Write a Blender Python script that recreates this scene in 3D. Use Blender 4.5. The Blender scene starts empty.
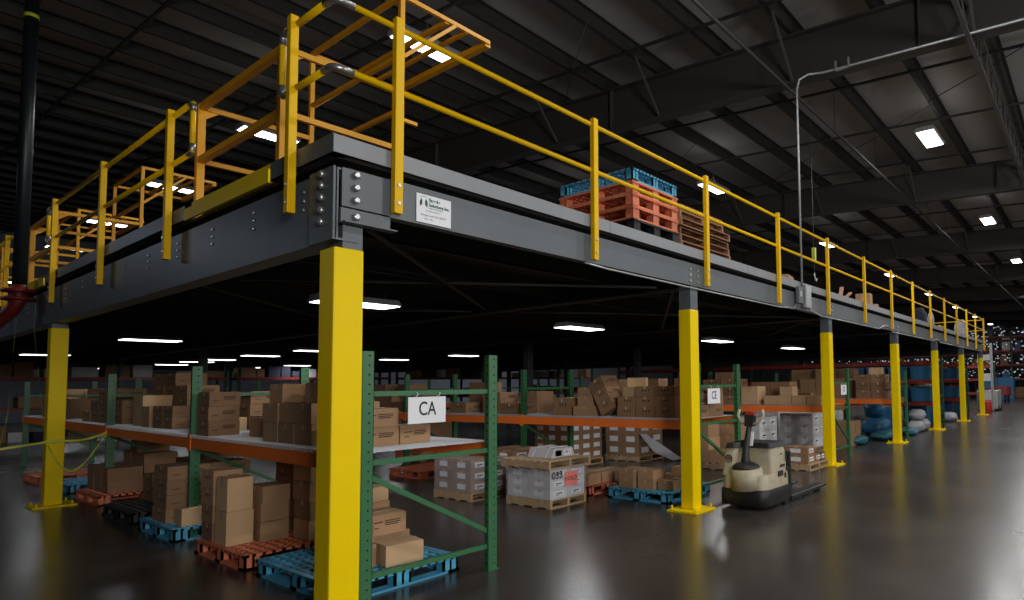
import bpy, math, random
from mathutils import Vector, Matrix
rnd = random.Random(7)
SC = bpy.context.scene
COL = SC.collection
PI = math.pi

# ------------------------------------------------------------ materials
MATS = {}
def mat(name, rgb, rough=.6, metal=0, var=.12, scale=6, rand=0, emit=None, estr=1, bump=0, alpha=1, spec=.5, coat=0, rvar=0):
    if name in MATS: return MATS[name]
    m = bpy.data.materials.new(name); m.use_nodes = True
    nt = m.node_tree; n = nt.nodes; l = nt.links
    b = n['Principled BSDF']
    tc = n.new('ShaderNodeTexCoord'); nz = n.new('ShaderNodeTexNoise')
    nz.inputs['Scale'].default_value = scale; nz.inputs['Detail'].default_value = 4
    l.new(tc.outputs['Object'], nz.inputs['Vector'])
    mx = n.new('ShaderNodeMix'); mx.data_type = 'RGBA'
    mx.inputs[6].default_value = (*[c*(1-var) for c in rgb], 1)
    mx.inputs[7].default_value = (*[min(1, c*(1+var)) for c in rgb], 1)
    l.new(nz.outputs['Fac'], mx.inputs[0])
    out = mx.outputs[2]
    if rand:
        oi = n.new('ShaderNodeObjectInfo'); mr = n.new('ShaderNodeMapRange')
        mr.inputs[3].default_value = 1-rand; mr.inputs[4].default_value = 1+rand
        l.new(oi.outputs['Random'], mr.inputs[0])
        hs = n.new('ShaderNodeHueSaturation'); l.new(out, hs.inputs['Color']); l.new(mr.outputs[0], hs.inputs['Value'])
        out = hs.outputs['Color']
    l.new(out, b.inputs['Base Color'])
    b.inputs['Roughness'].default_value = rough; b.inputs['Metallic'].default_value = metal
    b.inputs['Specular IOR Level'].default_value = spec
    b.inputs['Coat Weight'].default_value = coat
    if rvar:
        rr = n.new('ShaderNodeMapRange'); rr.inputs[3].default_value = rough-rvar; rr.inputs[4].default_value = rough+rvar
        l.new(nz.outputs['Fac'], rr.inputs[0]); l.new(rr.outputs[0], b.inputs['Roughness'])
    if emit:
        b.inputs['Emission Color'].default_value = (*emit, 1); b.inputs['Emission Strength'].default_value = estr
    if bump:
        bp = n.new('ShaderNodeBump'); bp.inputs['Strength'].default_value = bump
        l.new(nz.outputs['Fac'], bp.inputs['Height']); l.new(bp.outputs[0], b.inputs['Normal'])
    if alpha < 1:
        b.inputs['Alpha'].default_value = alpha
    MATS[name] = m
    return m
M = {}
M['yellow'] = mat('safety_yellow_paint', (.84, .60, .0), .45, var=.05, scale=3, spec=.15)
M['rail'] = mat('rail_yellow_paint', (.76, .45, .0), .42, var=.07, scale=5, spec=.2)
M['gate'] = mat('gate_yellow_paint', (.74, .34, .008), .45, var=.06, scale=5, spec=.35)
M['steel'] = mat('grey_steel_paint', (.10, .115, .128), .42, var=.12, scale=2)
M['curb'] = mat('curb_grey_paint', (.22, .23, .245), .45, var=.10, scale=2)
M['darksteel'] = mat('dark_steel', (.025, .027, .03), .6)
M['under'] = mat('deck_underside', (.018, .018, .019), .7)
M['bolt'] = mat('zinc_bolt', (.55, .55, .55), .35, .8)
M['silver'] = mat('silver_coupling', (.32, .32, .33), .3, .8)
M['galv'] = mat('galvanised_conduit', (.45, .48, .48), .4, .6)
M['green'] = mat('rack_green_paint', (.028, .13, .05), .42, var=.08)
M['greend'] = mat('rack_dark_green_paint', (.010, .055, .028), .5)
M['hole'] = mat('punched_hole', (.004, .006, .004), .9)
M['orange'] = mat('rack_orange_paint', (.95, .19, .02), .5, var=.12, scale=4)
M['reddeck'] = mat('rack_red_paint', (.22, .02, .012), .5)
M['wire'] = mat('wire_deck_zinc', (.50, .52, .55), .4, .3)
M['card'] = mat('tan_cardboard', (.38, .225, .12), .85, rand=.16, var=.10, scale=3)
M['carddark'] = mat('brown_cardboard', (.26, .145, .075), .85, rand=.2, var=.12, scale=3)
M['cardlight'] = mat('pale_cardboard', (.58, .38, .21), .85, rand=.1, var=.08, scale=3)
M['tape'] = mat('packing_tape', (.50, .34, .19), .35)
M['ink'] = mat('black_print', (.03, .025, .02), .8)
M['white'] = mat('white_paper', (.75, .76, .80), .6, var=.04)
M['whitecard'] = mat('white_carton', (.55, .54, .55), .8, rand=.12)
M['pink'] = mat('pink_paper', (.80, .20, .17), .7)
M['pblue'] = mat('blue_pallet_plastic', (.075, .36, .55), .5, var=.15)
M['porange'] = mat('orange_pallet_plastic', (.70, .20, .10), .5, var=.12)
M['pblack'] = mat('black_pallet_plastic', (.015, .015, .016), .6)
M['wood'] = mat('pallet_wood', (.40, .27, .15), .85, var=.25, scale=9)
M['woodd'] = mat('old_pallet_wood', (.30, .15, .08), .85, var=.25, scale=9)
M['film'] = mat('stretch_film', (.55, .57, .65), .2, alpha=.25)
M['cream'] = mat('truck_cream_paint', (.40, .35, .25), .5, var=.2, scale=9)
M['black'] = mat('black_rubber', (.012, .012, .012), .55)
M['red'] = mat('red_plastic', (.45, .02, .015), .45)
M['firepipe'] = mat('red_pipe_paint', (.16, .012, .01), .5)
M['pipe'] = mat('dark_pipe', (.012, .017, .02), .4, .3)
M['blue'] = mat('blue_tote_plastic', (.015, .11, .23), .5, rand=.2)
M['sack'] = mat('white_sack', (.30, .30, .32), .7, bump=.3)
M['teal'] = mat('teal_plastic', (.02, .12, .15), .5)
M['strap'] = mat('yellow_green_tape', (.55, .60, .05), .5)
M['ceil'] = mat('roof_insulation', (.44, .425, .42), .6, var=.12, scale=.35)
M['purlin'] = mat('purlin_steel', (.026, .025, .024), .55)
M['girder'] = mat('girder_brown_steel', (.060, .055, .052), .55, var=.08, scale=.5)
M['rod'] = mat('dark_rod', (.03, .028, .028), .6)
M['rodl'] = mat('grey_rod', (.085, .08, .08), .5)
M['wall'] = mat('wall_panel', (.30, .32, .38), .8, var=.06, scale=.3)
M['walld'] = mat('dark_wall_panel', (.045, .045, .05), .8)
M['lens'] = mat('lamp_lens', (.9, .9, .9), .5, emit=(1, .99, 1), estr=9)
M['lensu'] = mat('tube_lens', (.9, .9, .9), .5, emit=(.95, 1, 1), estr=5)
M['housing'] = mat('lamp_housing', (.35, .35, .36), .5)
M['green_ink'] = mat('green_print', (.01, .09, .05), .6)
M['grey_ink'] = mat('grey_print', (.22, .24, .26), .6)
M['navy'] = mat('navy_cloth', (.02, .02, .04), .9)

def floor_mat():
    m = bpy.data.materials.new('polished_concrete'); m.use_nodes = True
    nt = m.node_tree; n = nt.nodes; l = nt.links; b = n['Principled BSDF']
    g = n.new('ShaderNodeNewGeometry')
    n1 = n.new('ShaderNodeTexNoise'); n1.inputs['Scale'].default_value = .5; n1.inputs['Detail'].default_value = 8; n1.inputs['Roughness'].default_value = .62
    n2 = n.new('ShaderNodeTexNoise'); n2.inputs['Scale'].default_value = 5; n2.inputs['Detail'].default_value = 6
    l.new(g.outputs['Position'], n1.inputs['Vector']); l.new(g.outputs['Position'], n2.inputs['Vector'])
    cr = n.new('ShaderNodeValToRGB'); cr.color_ramp.elements[0].position = .3; cr.color_ramp.elements[1].position = .72
    cr.color_ramp.elements[0].color = (.034, .030, .027, 1); cr.color_ramp.elements[1].color = (.074, .066, .060, 1)
    l.new(n1.outputs['Fac'], cr.inputs[0])
    mx = n.new('ShaderNodeMix'); mx.data_type = 'RGBA'; mx.blend_type = 'MULTIPLY'; mx.inputs[0].default_value = .35
    l.new(cr.outputs[0], mx.inputs[6]); l.new(n2.outputs['Fac'], mx.inputs[7])
    l.new(mx.outputs[2], b.inputs['Base Color'])
    mr = n.new('ShaderNodeMapRange'); mr.inputs[3].default_value = .17; mr.inputs[4].default_value = .33
    l.new(n1.outputs['Fac'], mr.inputs[0]); l.new(mr.outputs[0], b.inputs['Roughness'])
    bp = n.new('ShaderNodeBump'); bp.inputs['Strength'].default_value = .008; bp.inputs['Distance'].default_value = .02
    l.new(n2.outputs['Fac'], bp.inputs['Height']); l.new(bp.outputs[0], b.inputs['Normal'])
    b.inputs['Specular IOR Level'].default_value = .55
    return m

# ------------------------------------------------------------ mesh builder
class MB:
    def __init__(s): s.v = []; s.f = []; s.mi = []; s.cur = 0; s.sm = []
    def add(s, vs, fs, smooth=False):
        o = len(s.v); s.v += [tuple(p) for p in vs]
        for f in fs: s.f.append([o+i for i in f]); s.mi.append(s.cur); s.sm.append(smooth)
        return s
    def box(s, x0, y0, z0, x1, y1, z1):
        v = [(x0,y0,z0),(x1,y0,z0),(x1,y1,z0),(x0,y1,z0),(x0,y0,z1),(x1,y0,z1),(x1,y1,z1),(x0,y1,z1)]
        return s.add(v, [(0,3,2,1),(4,5,6,7),(0,1,5,4),(1,2,6,5),(2,3,7,6),(3,0,4,7)])
    def cbox(s, c, d): return s.box(c[0]-d[0]/2, c[1]-d[1]/2, c[2]-d[2]/2, c[0]+d[0]/2, c[1]+d[1]/2, c[2]+d[2]/2)
    def bar(s, a, b, w, h, up=(0,0,1)):
        a = Vector(a); b = Vector(b); d = (b-a).normalized(); u = Vector(up)
        if abs(d.dot(u)) > .98: u = Vector((1,0,0))
        r = d.cross(u).normalized()*(w/2); t = r.cross(d).normalized()*(h/2)
        v = [a-r-t, a+r-t, a+r+t, a-r+t, b-r-t, b+r-t, b+r+t, b-r+t]
        return s.add(v, [(0,3,2,1),(4,5,6,7),(0,1,5,4),(1,2,6,5),(2,3,7,6),(3,0,4,7)])
    def tube(s, pts, r, n=8, cap=True):
        pts = [Vector(p) for p in pts]; vs = []; fs = []
        u = None
        for i, p in enumerate(pts):
            d = ((pts[min(i+1,len(pts)-1)]-pts[max(i-1,0)])).normalized()
            if u is None:
                u = d.orthogonal().normalized()
            else:
                u = (u-d*u.dot(d)).normalized()
            w = d.cross(u)
            rr = r[i] if isinstance(r, (list, tuple)) else r
            for k in range(n):
                a = 2*PI*k/n; vs.append(p+(u*math.cos(a)+w*math.sin(a))*rr)
        for i in range(len(pts)-1):
            for k in range(n):
                k2 = (k+1) % n
                fs.append((i*n+k, i*n+k2, (i+1)*n+k2, (i+1)*n+k))
        s.add(vs, fs, True)
        if cap:
            o = len(s.v)-len(vs)
            s.f.append([o+k for k in range(n)][::-1]); s.mi.append(s.cur); s.sm.append(False)
            s.f.append([o+(len(pts)-1)*n+k for k in range(n)]); s.mi.append(s.cur); s.sm.append(False)
        return s
    def prism(s, poly, a, b, axis='y'):
        n = len(poly)
        def p(q, t): return (q[0], t, q[1]) if axis == 'y' else ((t, q[0], q[1]) if axis == 'x' else (q[0], q[1], t))
        vs = [p(q, a) for q in poly]+[p(q, b) for q in poly]
        fs = [tuple(range(n)), tuple(range(2*n-1, n-1, -1))]+[(i, n+i, n+(i+1) % n, (i+1) % n) for i in range(n)]
        return s.add(vs, fs)
    def loft(s, rings, smooth=True):
        n = len(rings[0]); vs = [p for r in rings for p in r]; fs = []
        for i in range(len(rings)-1):
            for k in range(n):
                k2 = (k+1) % n; fs.append((i*n+k, i*n+k2, (i+1)*n+k2, (i+1)*n+k))
        s.add(vs, fs, smooth)
        s.add(rings[0][::-1], [tuple(range(n))]); s.add(rings[-1], [tuple(range(n))])
        return s
    def m(s, i): s.cur = i; return s
    def mesh(s, name):
        me = bpy.data.meshes.new(name); me.from_pydata(s.v, [], s.f)
        for p, i, sm in zip(me.polygons, s.mi, s.sm): p.material_index = i; p.use_smooth = sm
        me.update(); return me
    def build(s, name, mats, parent=None, bevel=0, loc=None):
        me = s.mesh(name)
        for q in (mats if isinstance(mats, (list, tuple)) else [mats]): me.materials.append(q)
        o = bpy.data.objects.new(name, me); COL.objects.link(o)
        if parent: o.parent = parent
        if loc: o.location = loc
        if bevel:
            b = o.modifiers.new('bevel', 'BEVEL'); b.width = bevel; b.segments = 2; b.limit_method = 'ANGLE'
        return o
def tag(o, label=None, cat=None, group=None, kind=None):
    if label: o['label'] = label
    if cat: o['category'] = cat
    if group: o['group'] = group
    if kind: o['kind'] = kind
    return o
def empty(name, loc, rz=0, label=None, cat=None, group=None):
    o = bpy.data.objects.new(name, None); COL.objects.link(o); o.location = loc; o.rotation_euler = (0, 0, rz)
    o.empty_display_size = .2
    return tag(o, label, cat, group)
KIDS = {}
def copy_tree(o, parent=None):
    c = o.copy(); COL.objects.link(c); c.parent = parent
    for ch in [x for x in o.children]:
        copy_tree(ch, c)
    return c
def text_mesh(s, size, m, parent, loc, rot, name='lettering', sx=1, bold=0, align='CENTER'):
    cu = bpy.data.curves.new(name, 'FONT'); cu.body = s; cu.size = size; cu.align_x = align; cu.align_y = 'CENTER'
    cu.extrude = .0004; cu.offset = bold
    t = bpy.data.objects.new(name+'_tmp', cu); COL.objects.link(t)
    bpy.context.view_layer.update()
    dg = bpy.context.evaluated_depsgraph_get()
    me = bpy.data.meshes.new_from_object(t.evaluated_get(dg))
    bpy.data.objects.remove(t); me.materials.clear(); me.materials.append(m)
    o = bpy.data.objects.new(name, me); COL.objects.link(o); o.parent = parent; o.location = loc; o.rotation_euler = rot; o.scale = (sx, 1, 1)
    return o
FACE_Y = (PI/2, 0, 0)          # text standing, readable from -Y
FACE_X = (PI/2, 0, -PI/2)      # text standing, readable from -X

# ------------------------------------------------------------ room shell
X0, X1, Y0, Y1 = -14, 74, -16, 50
def struct(name, mb, m):
    o = mb.build(name, m); o['kind'] = 'structure'; return o
struct('floor', MB().box(X0, Y0, -.2, X1, Y1, 0), floor_mat())
CZ = lambda y: 8.47+.058*(y+1.44)      # underside of the purlins
cm = MB()
cm.add([(X0,Y0,CZ(Y0)+.32),(X1,Y0,CZ(Y0)+.32),(X1,Y1,CZ(Y1)+.32),(X0,Y1,CZ(Y1)+.32),(X0,Y0,CZ(Y0)+.52),(X1,Y0,CZ(Y0)+.52),(X1,Y1,CZ(Y1)+.52),(X0,Y1,CZ(Y1)+.52)],
       [(0,3,2,1),(4,5,6,7),(0,1,5,4),(1,2,6,5),(2,3,7,6),(3,0,4,7)])
struct('ceiling', cm, M['ceil'])
HW = 13
struct('wall_back', MB().box(X0, Y1, 0, X1, Y1+.2, HW), M['wall'])
struct('wall_front', MB().box(X0, Y0-.2, 0, X1, Y0, 9), M['walld'])
struct('wall_right', MB().box(X1, Y0, 0, X1+.2, Y1, HW), M['walld'])
struct('wall_left', MB().box(X0-.2, Y0, 0, X0, Y1, HW), M['walld'])

# purlins along X
PY = [-1.44+1.63*k for k in range(-8, 31)]
PY = [y for y in PY if Y0+.3 < y < Y1-.3]
pur = None
for i, y in enumerate(PY):
    z = CZ(y)
    if pur is None:
        mb = MB()
        mb.box(X0+.05, -.01, .005, X1-.05, .01, .29).box(X0+.05, -.01, .0, X1-.05, .08, .012).box(X0+.05, -.08, .278, X1-.05, .01, .29)
        pur = mb.build('roof_purlin', M['purlin'])
        tag(pur, 'long dark steel purlin running the length of the warehouse under the roof', 'roof beam', 'roof purlins running lengthwise')
        o = pur
    else:
        o = pur.copy(); COL.objects.link(o)
    o.location = (0, y, z)
# girders along Y
GX = [8.7+9.75*k for k in range(0, 7)]
desc = ['nearest deep brown steel roof girder, crossing above the front of the platform', 'second deep roof girder from the front, above the middle of the platform',
        'third deep roof girder from the front', 'fourth roof girder, far down the hall', 'fifth roof girder, far down the hall',
        'sixth roof girder, near the far end of the hall', 'last roof girder before the far wall']
for k, gx in enumerate(GX):
    t = empty('roof_girder', (gx, 0, 7.5), 0, desc[k], 'roof girder', 'deep roof girders')
    def ybeam(xa, xb, dz0, dz1):
        v = []
        for y in (Y0+.05, Y1-.05):
            zb = CZ(y)-.03-7.5
            lo = (7.55+.05*y-7.5)
            a = lo
            b = {'web': zb, 'bot': lo+.03, 'top': zb}[dz1]
            if dz1 == 'top': a = zb-.03
            v += [(xa, y, a), (xb, y, a), (xb, y, b), (xa, y, b)]
        return MB().add(v, [(0,1,2,3),(4,7,6,5),(0,4,5,1),(1,5,6,2),(2,6,7,3),(3,7,4,0)])
    ybeam(-.006, .006, 'b', 'web').build('web', M['girder'], t)
    ybeam(-.13, .13, 'b', 'bot').build('bottom_flange', M['girder'], t)
    ybeam(-.13, .13, 0, 'top').build('top_flange', M['girder'], t)
    for y in (-9.3, -2.2, 4.9, 12, 19, 26):
        MB().box(-.12, y-.01, 7.6+.05*y-7.5, .12, y+.01, CZ(y)-.06-7.5).build('stiffener_plate', M['girder'], t)
    if k < 4:
        for y in (-6.33, -3.07, .19, 3.45, 6.71):
            z0 = 7.6+.05*y-7.5; z1 = CZ(y)-7.5
            MB().bar((-.1, y, z0), (-.95, y, z1+.02), .04, .04).build('flange_brace', M['rodl'], t)
            MB().bar((.1, y, z0), (.95, y, z1+.02), .04, .04).build('flange_brace', M['rodl'], t)
# bridging rods across purlins (along Y)
RX = []
for k in range(-2, 6):
    for f in (2.6, 5.5, 8.5):
        RX.append(8.7+9.75*k+f)
for x in RX:
    o = MB().bar((x, Y0+.3, CZ(Y0+.3)-.03), (x, Y1-.3, CZ(Y1-.3)-.03), .05, .05).build('bridging_rod', M['rod'])
    tag(o, 'thin dark bridging bar crossing under the roof purlins', 'bridging bar', 'bridging bars crossing the purlins')
# cross cables
for x, y in ((13.2, -1.4), (10.4, -4.7), (14.6, 1.8), (20.5, -1.4), (21, 3.4), (6.2, 3.4), (5.5, 10), (12.5, 5)):
    o = MB().tube([(x, y, CZ(y)-.05), (x+1.3, y+1.7, CZ(y)-.0), (x+2.6, y+3.3, CZ(y+3.3)-.04)], .012, 5).build('brace_cable', M['rodl'])
    tag(o, 'thin cable slung diagonally between roof purlins', 'cable', 'slack bracing cables under the roof')
# sprinkler pipe and open-web joist
o = empty('sprinkler_pipe', (0, .3, 7.3), 0, 'long thin dark sprinkler pipe hanging below the girders above the platform', 'pipe')
MB().tube([(3.6, 0, .2), (X1-.3, 0, .2)], .035, 8).build('pipe', M['rod'], o)
for k in range(12): MB().bar((5+3.1*k, 0, .2), (5+3.1*k, 0, 1.12), .012, .012).build('hanger_rod', M['rod'], o)
for y, lab in ((-3.0, 'open web truss running lengthwise below the roof at upper right'),):
    t = empty('open_web_truss', (0, y, 7.25), 0, lab, 'truss')
    MB().bar((3.6, 0, .06), (X1-1, 0, .06), .07, .06).build('bottom_chord', M['rodl'], t)
    MB().bar((3.6, 0, .72), (X1-1, 0, .72), .07, .06).build('top_chord', M['rodl'], t)
    wb = MB(); k = 0; x = 3.7
    while x < 50:
        wb.bar((x, 0, .06), (x+.45, 0, .72), .025, .025).bar((x+.45, 0, .72), (x+.9, 0, .06), .025, .025); x += .9
    wb.build('web_bars', M['rodl'], t)

# ------------------------------------------------------------ hi-bay lamps
def hibay_proto():
    t = empty('high_bay_lamp', (0, 0, 0), 0)
    h = MB(); h.prism([(-.22, .0), (.22, .0), (.26, .03), (.20, .11), (-.20, .11), (-.26, .03)], -.6, .6, 'x')
    h.build('housing', M['housing'], t)
    l = MB()
    for k in (-1, 1): l.box(-.57 if k < 0 else .02, -.20, -.012, -.02 if k < 0 else .57, .20, -.002)
    l.build('lens', M['lens'], t)
    MB().bar((0, 0, .11), (0, 0, .5), .012, .012).bar((-.3, 0, .11), (0, 0, .35), .01, .01).bar((.3, 0, .11), (0, 0, .35), .01, .01).build('hanger_wire', M['rodl'], t)
    return t
hb = hibay_proto(); first = True
LX = [4+9.75*k for k in range(0, 8)]
def area(name, loc, power, sx, sy, down=True, col=(1, .985, .96)):
    l = bpy.data.lights.new(name, 'AREA'); l.shape = 'RECTANGLE'; l.size = sx; l.size_y = sy; l.energy = power; l.color = col
    o = bpy.data.objects.new(name, l); COL.objects.link(o); o.location = loc
    if not down: o.rotation_euler = (PI, 0, 0)
    return o
for j, y in enumerate([-7.7, -1.25, 5.2, 11.7, 18.2, 24.8, 31.2, 44.2]):
    for i, x in enumerate(LX):
        if y > 12 and i > 2 and j % 2: continue
        if first: o = hb; first = False
        else: o = copy_tree(hb)
        o.location = (x, y, 7.8)
        if y == -1.25 and i == 1: lab = 'bright square-ended high bay lamp hanging at upper right, nearest of its row'
        elif y == -1.25 and i == 2: lab = 'white high bay lamp, second along the right hand row'
        elif y == -1.25 and i == 3: lab = 'small white high bay lamp, third along the right hand row'
        elif y == 5.2 and i == 0: lab = 'large bright double lamp seen through the raised yellow gate'
        elif y == 5.2 and i == 1: lab = 'lit lamp above the stack of brown wooden pallets'
        elif y == 5.2 and i == 2: lab = 'lit lamp above the platform handrail, second along its row'
        elif y == 5.2 and i == 3: lab = 'lit lamp above the platform handrail, third along its row'
        elif y == 18.2 and i == 0: lab = 'lit lamp seen between the left handrail posts beside the first gate'
        elif y == 24.8 and i == 0: lab = 'lit lamp seen through the far left yellow gate'
        else: lab = 'white high bay lamp hanging far down the dark warehouse'
        tag(o, lab, 'ceiling lamp', 'high bay lamps below the roof')
        if j < 3 and i < 5:
            P = {0: 300, 1: 190, 2: 330}[j]
            if i == 0 and j > 0: P *= .5
            area('high_bay_light', (x, y, 7.76), P, 1.1, .4)
            area('high_bay_uplight', (x, y, 7.95), P*.007, 1.1, .4, False)
        elif j < 5 and i < 4:
            area('high_bay_light', (x, y, 7.76), 110, 1.1, .4)
            area('high_bay_uplight', (x, y, 7.95), 1.6, 1.1, .4, False)
area('far_hall_light', (50, -4, 7.7), 260, 8, 8)
area('far_hall_light', (62, 12, 7.7), 200, 8, 8)
area('back_hall_fill', (4, 41, 2.8), 60, 20, 3, col=(.9, .95, 1))  # unseen fill areas added to light the back of the hall
area('back_hall_fill', (24, 41, 2.8), 60, 16, 3, col=(.9, .95, 1))
area('back_hall_fill', (40, 36, 7.7), 900, 20, 6, col=(.9, .95, 1))
area('left_side_fill', (-4, 14, 5.5), 70, 2, 2, col=(.7, .82, 1))  # bluish fill added for the left side beam, no fixture there
def aimed(name, loc, to, power, sx, sy, col=(1, .985, .96)):
    o = area(name, loc, power, sx, sy, True, col); d = Vector(to)-Vector(loc); o.rotation_euler = d.to_track_quat('-Z', 'Y').to_euler(); return o
aimed('added_front_fill', (-3.4, -11.3, 3.4), (4, 1, 1.8), 680, 3, 2)  # unseen frontal fill added to brighten near column, beam and cartons
aimed('added_front_fill', (8, -13, 4.2), (12, 0, 1.5), 420, 3, 2)  # second added frontal fill, further along the platform front

# ------------------------------------------------------------ mezzanine
DX1, DY1 = 29.85, 46
# columns
CXS = [.1, 4.71, 9.8, 14.84, 19.77, 24.63, 29.51]
ordn = ['second', 'third', 'fourth', 'fifth', 'sixth']
def column(x, y, label, ztop=2.71, zb=3.03, w=.2, d=.2, m='yellow', plate=True, group='yellow columns holding up the platform', stub=.13):
    t = empty('platform_column', (x, y, 0), 0, label, 'column', group)
    MB().box(-w/2, -d/2, .02, w/2, d/2, ztop).build('shaft', M[m], t, bevel=.012)
    if plate:
        pm = MB().box(-.24, -.24, 0, .24, .24, .022)
        pm.build('base_plate', M[m], t)
        for sx in (-1, 1):
            for sy in (-1, 1):
                MB().tube([(sx*.19, sy*.19, .022), (sx*.19, sy*.19, .075)], .014, 8).build('anchor_bolt', M[m], t)
    if stub:
        MB().box(-w/2+.012, -d/2+.006, ztop, w/2-.012, d/2-.006, zb).build('steel_stub', M['steel'] if m == 'yellow' else M[m], t)
    return t
C1 = column(CXS[0]+.005, .11, 'large bright yellow square column at the near corner of the platform', 2.735, 2.785, w=.215, d=.22, stub=0)
MB().box(-.045, -.10, 2.735, .1, .10, 2.905).build('steel_stub', M['steel'], C1)
for i, x in enumerate(CXS[1:]):
    lab = f'yellow square column on a bolted base plate, {ordn[i]} from the near corner' if i < 5 else 'farthest yellow column, at the far end of the platform'
    column(x, .11, lab, zb=3.03)
column(.10, 8.75, 'dim yellow column under the left end of the platform, beside the caution tape', zb=2.78, w=.2, d=.2)
for j, y in enumerate((9.2, 17.8)):
    for i, x in enumerate(CXS[1:] if j == 0 else CXS):
        column(x, y, 'dark steel column standing deep under the platform among the racks', 2.7, 2.98, m='darksteel', plate=False, group='dark inner columns under the platform')

# edge beams: C-section, face at y=.01 / x=.01
def front_beam(x0, x1, label):
    t = empty('edge_beam', (x0, .01, 3.0375), 0, label, 'steel beam', 'grey front edge beams')
    L = x1-x0; h = .305
    MB().box(0, 0, .012, L, .01, h-.012).box(0, 0, 0, L, .1, .012).box(0, 0, h-.012, L, .1, h).build('web', M['steel'], t)
    for xx in (.09, L-.09):
        for zz in (.06, .14, .22):
            MB().tube([(xx, 0, zz), (xx, -.014, zz)], .017, 8).build('bolt', M['bolt'], t)
    return t
bl = ['front edge beam carrying the maker plate, nearest bay', 'front edge beam below the electrical boxes, second bay', 'front edge beam, third bay', 'front edge beam, fourth bay', 'front edge beam, fifth bay', 'front edge beam, farthest bay']
for i in range(6):
    front_beam(CXS[i]+(.3 if i == 0 else .003), CXS[i+1]-.003 if i < 5 else DX1-.02, 'grey steel '+bl[i])
# corner bracket: plate with big bolts on the front face + lower angle
t = empty('corner_bracket', (0, 0, 2.9), 0, 'grey corner plate with four big round bolt heads on the platform front', 'bracket')
MB().box(.04, -.012, .14, .405, .008, .425).build('plate', M['steel'], t)
MB().box(.03, -.02, .02, .40, .008, .125).box(.03, -.08, .01, .425, .008, .02).build('lower_angle', M['steel'], t)
for z in (.385, .29, .195, .07):
    MB().tube([(.135, -.02, z), (.135, -.042, z), (.135, -.05, z)], [.026, .026, .016], 14).build('bolt', M['bolt'], t)

# left side beam
def side_beam(y0, y1, label):
    t = empty('side_beam', (.01, y0, 2.7855), 0, label, 'steel beam', 'grey side edge beams')
    L = y1-y0; h = .535
    MB().box(0, 0, .016, .012, L, h-.016).box(-.005, 0, 0, .16, L, .016).box(0, 0, h-.016, .16, L, h).build('web', M['steel'], t)
    for yy in [k*.92+.5 for k in range(int(L/.92))]:
        for zz in (.30, .37, .44):
            MB().tube([(0, yy, zz), (-.012, yy, zz)], .013, 6).build('bolt', M['bolt'], t)
    return t
side_beam(.0, 9.86, 'deep dark steel beam along the left side of the platform, nearest length')
side_beam(9.9, 19.6, 'continuing left side beam beyond the dark standpipe')
t = empty('corner_plate', (.0, .0, 2.7855), 0, 'vertical corner plate with five large bolt heads on the left side of the platform corner', 'bracket')
MB().box(-.016, .0, .0, .0, .36, .54).build('plate', M['steel'], t)
for z in (.52, .435, .345, .25, .165):
    MB().tube([(-.016, .15, z-.02), (-.04, .15, z-.02), (-.048, .15, z-.02)], [.027, .027, .016], 14).build('bolt', M['bolt'], t)
# far end beam, deck slab, joists
MB_ = MB().box(DX1-.02, .13, 2.9, DX1, DY1, 3.4)
tag(MB_.build('end_beam', M['steel']), 'grey steel beam closing the far end of the platform', 'steel beam')
dk = empty('platform_deck', (0, 0, 3.4), 0, 'dark deck of the raised storage platform seen from below', 'mezzanine deck')
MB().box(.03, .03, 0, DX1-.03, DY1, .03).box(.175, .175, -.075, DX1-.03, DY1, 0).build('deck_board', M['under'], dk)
jm = MB()
for k in range(30):
    y = .9+1.5*k
    jm.box(.2, y, -.33, DX1-.1, y+.012, -.08).box(.2, y, -.33, DX1-.1, y+.07, -.315)
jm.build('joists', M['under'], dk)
gm = MB()
for x in CXS[1:-1]:
    gm.box(x-.09, .2, -.40, x+.09, DY1, -.38).box(x-.006, .2, -.38, x+.006, DY1, -.08)
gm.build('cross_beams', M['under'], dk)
tr = MB()
for a, b in (((.5,.5),(4.5,4.2)), ((4.5,.5),(.5,4.2)), ((4.9,.5),(9.6,4.2)), ((9.6,.5),(4.9,4.2)), ((10,.5),(14.6,4.2)), ((.5,4.6),(4.5,8.6)), ((4.5,4.6),(.5,8.6))):
    tr.bar((a[0], a[1], -.36), (b[0], b[1], -.36), .04, .03)
tr.build('tie_rods', M['purlin'], dk)

# curb (toe plate)
def curb_x(x0, x1, label, group):
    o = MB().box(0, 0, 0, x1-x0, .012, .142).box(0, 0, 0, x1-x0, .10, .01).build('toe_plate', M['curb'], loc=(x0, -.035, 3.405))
    return tag(o, label, 'toe plate', group)
def curb_y(y0, y1, label, group):
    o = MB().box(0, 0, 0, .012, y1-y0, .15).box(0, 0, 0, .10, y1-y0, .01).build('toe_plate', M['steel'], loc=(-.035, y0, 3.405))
    return tag(o, label, 'toe plate', group)
xs = [-.035, 2.95, 6.17, 9.1, 12.1, 15.1, 18.1, 21.1, 24.1, 27.1, DX1]
cw = ['at the near corner', 'in front of the plastic pallet stack', 'below the small brown box on the deck', 'fourth length along', 'fifth length along', 'sixth length along', 'seventh length along', 'eighth length along', 'ninth length along', 'at the far end']
for i in range(10): curb_x(xs[i], xs[i+1]-.006, 'light grey front toe plate, '+cw[i], 'front toe plates')
curb_y(-.022, 1.0, 'dark grey toe plate on the left edge next to the near corner', 'side toe plates')
curb_y(2.98, 5.7, 'dark grey toe plate on the left edge between the first and second yellow sill', 'side toe plates')
curb_y(5.71, 9.0, 'dark grey toe plate on the left edge leading to the far gate', 'side toe plates')
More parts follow.
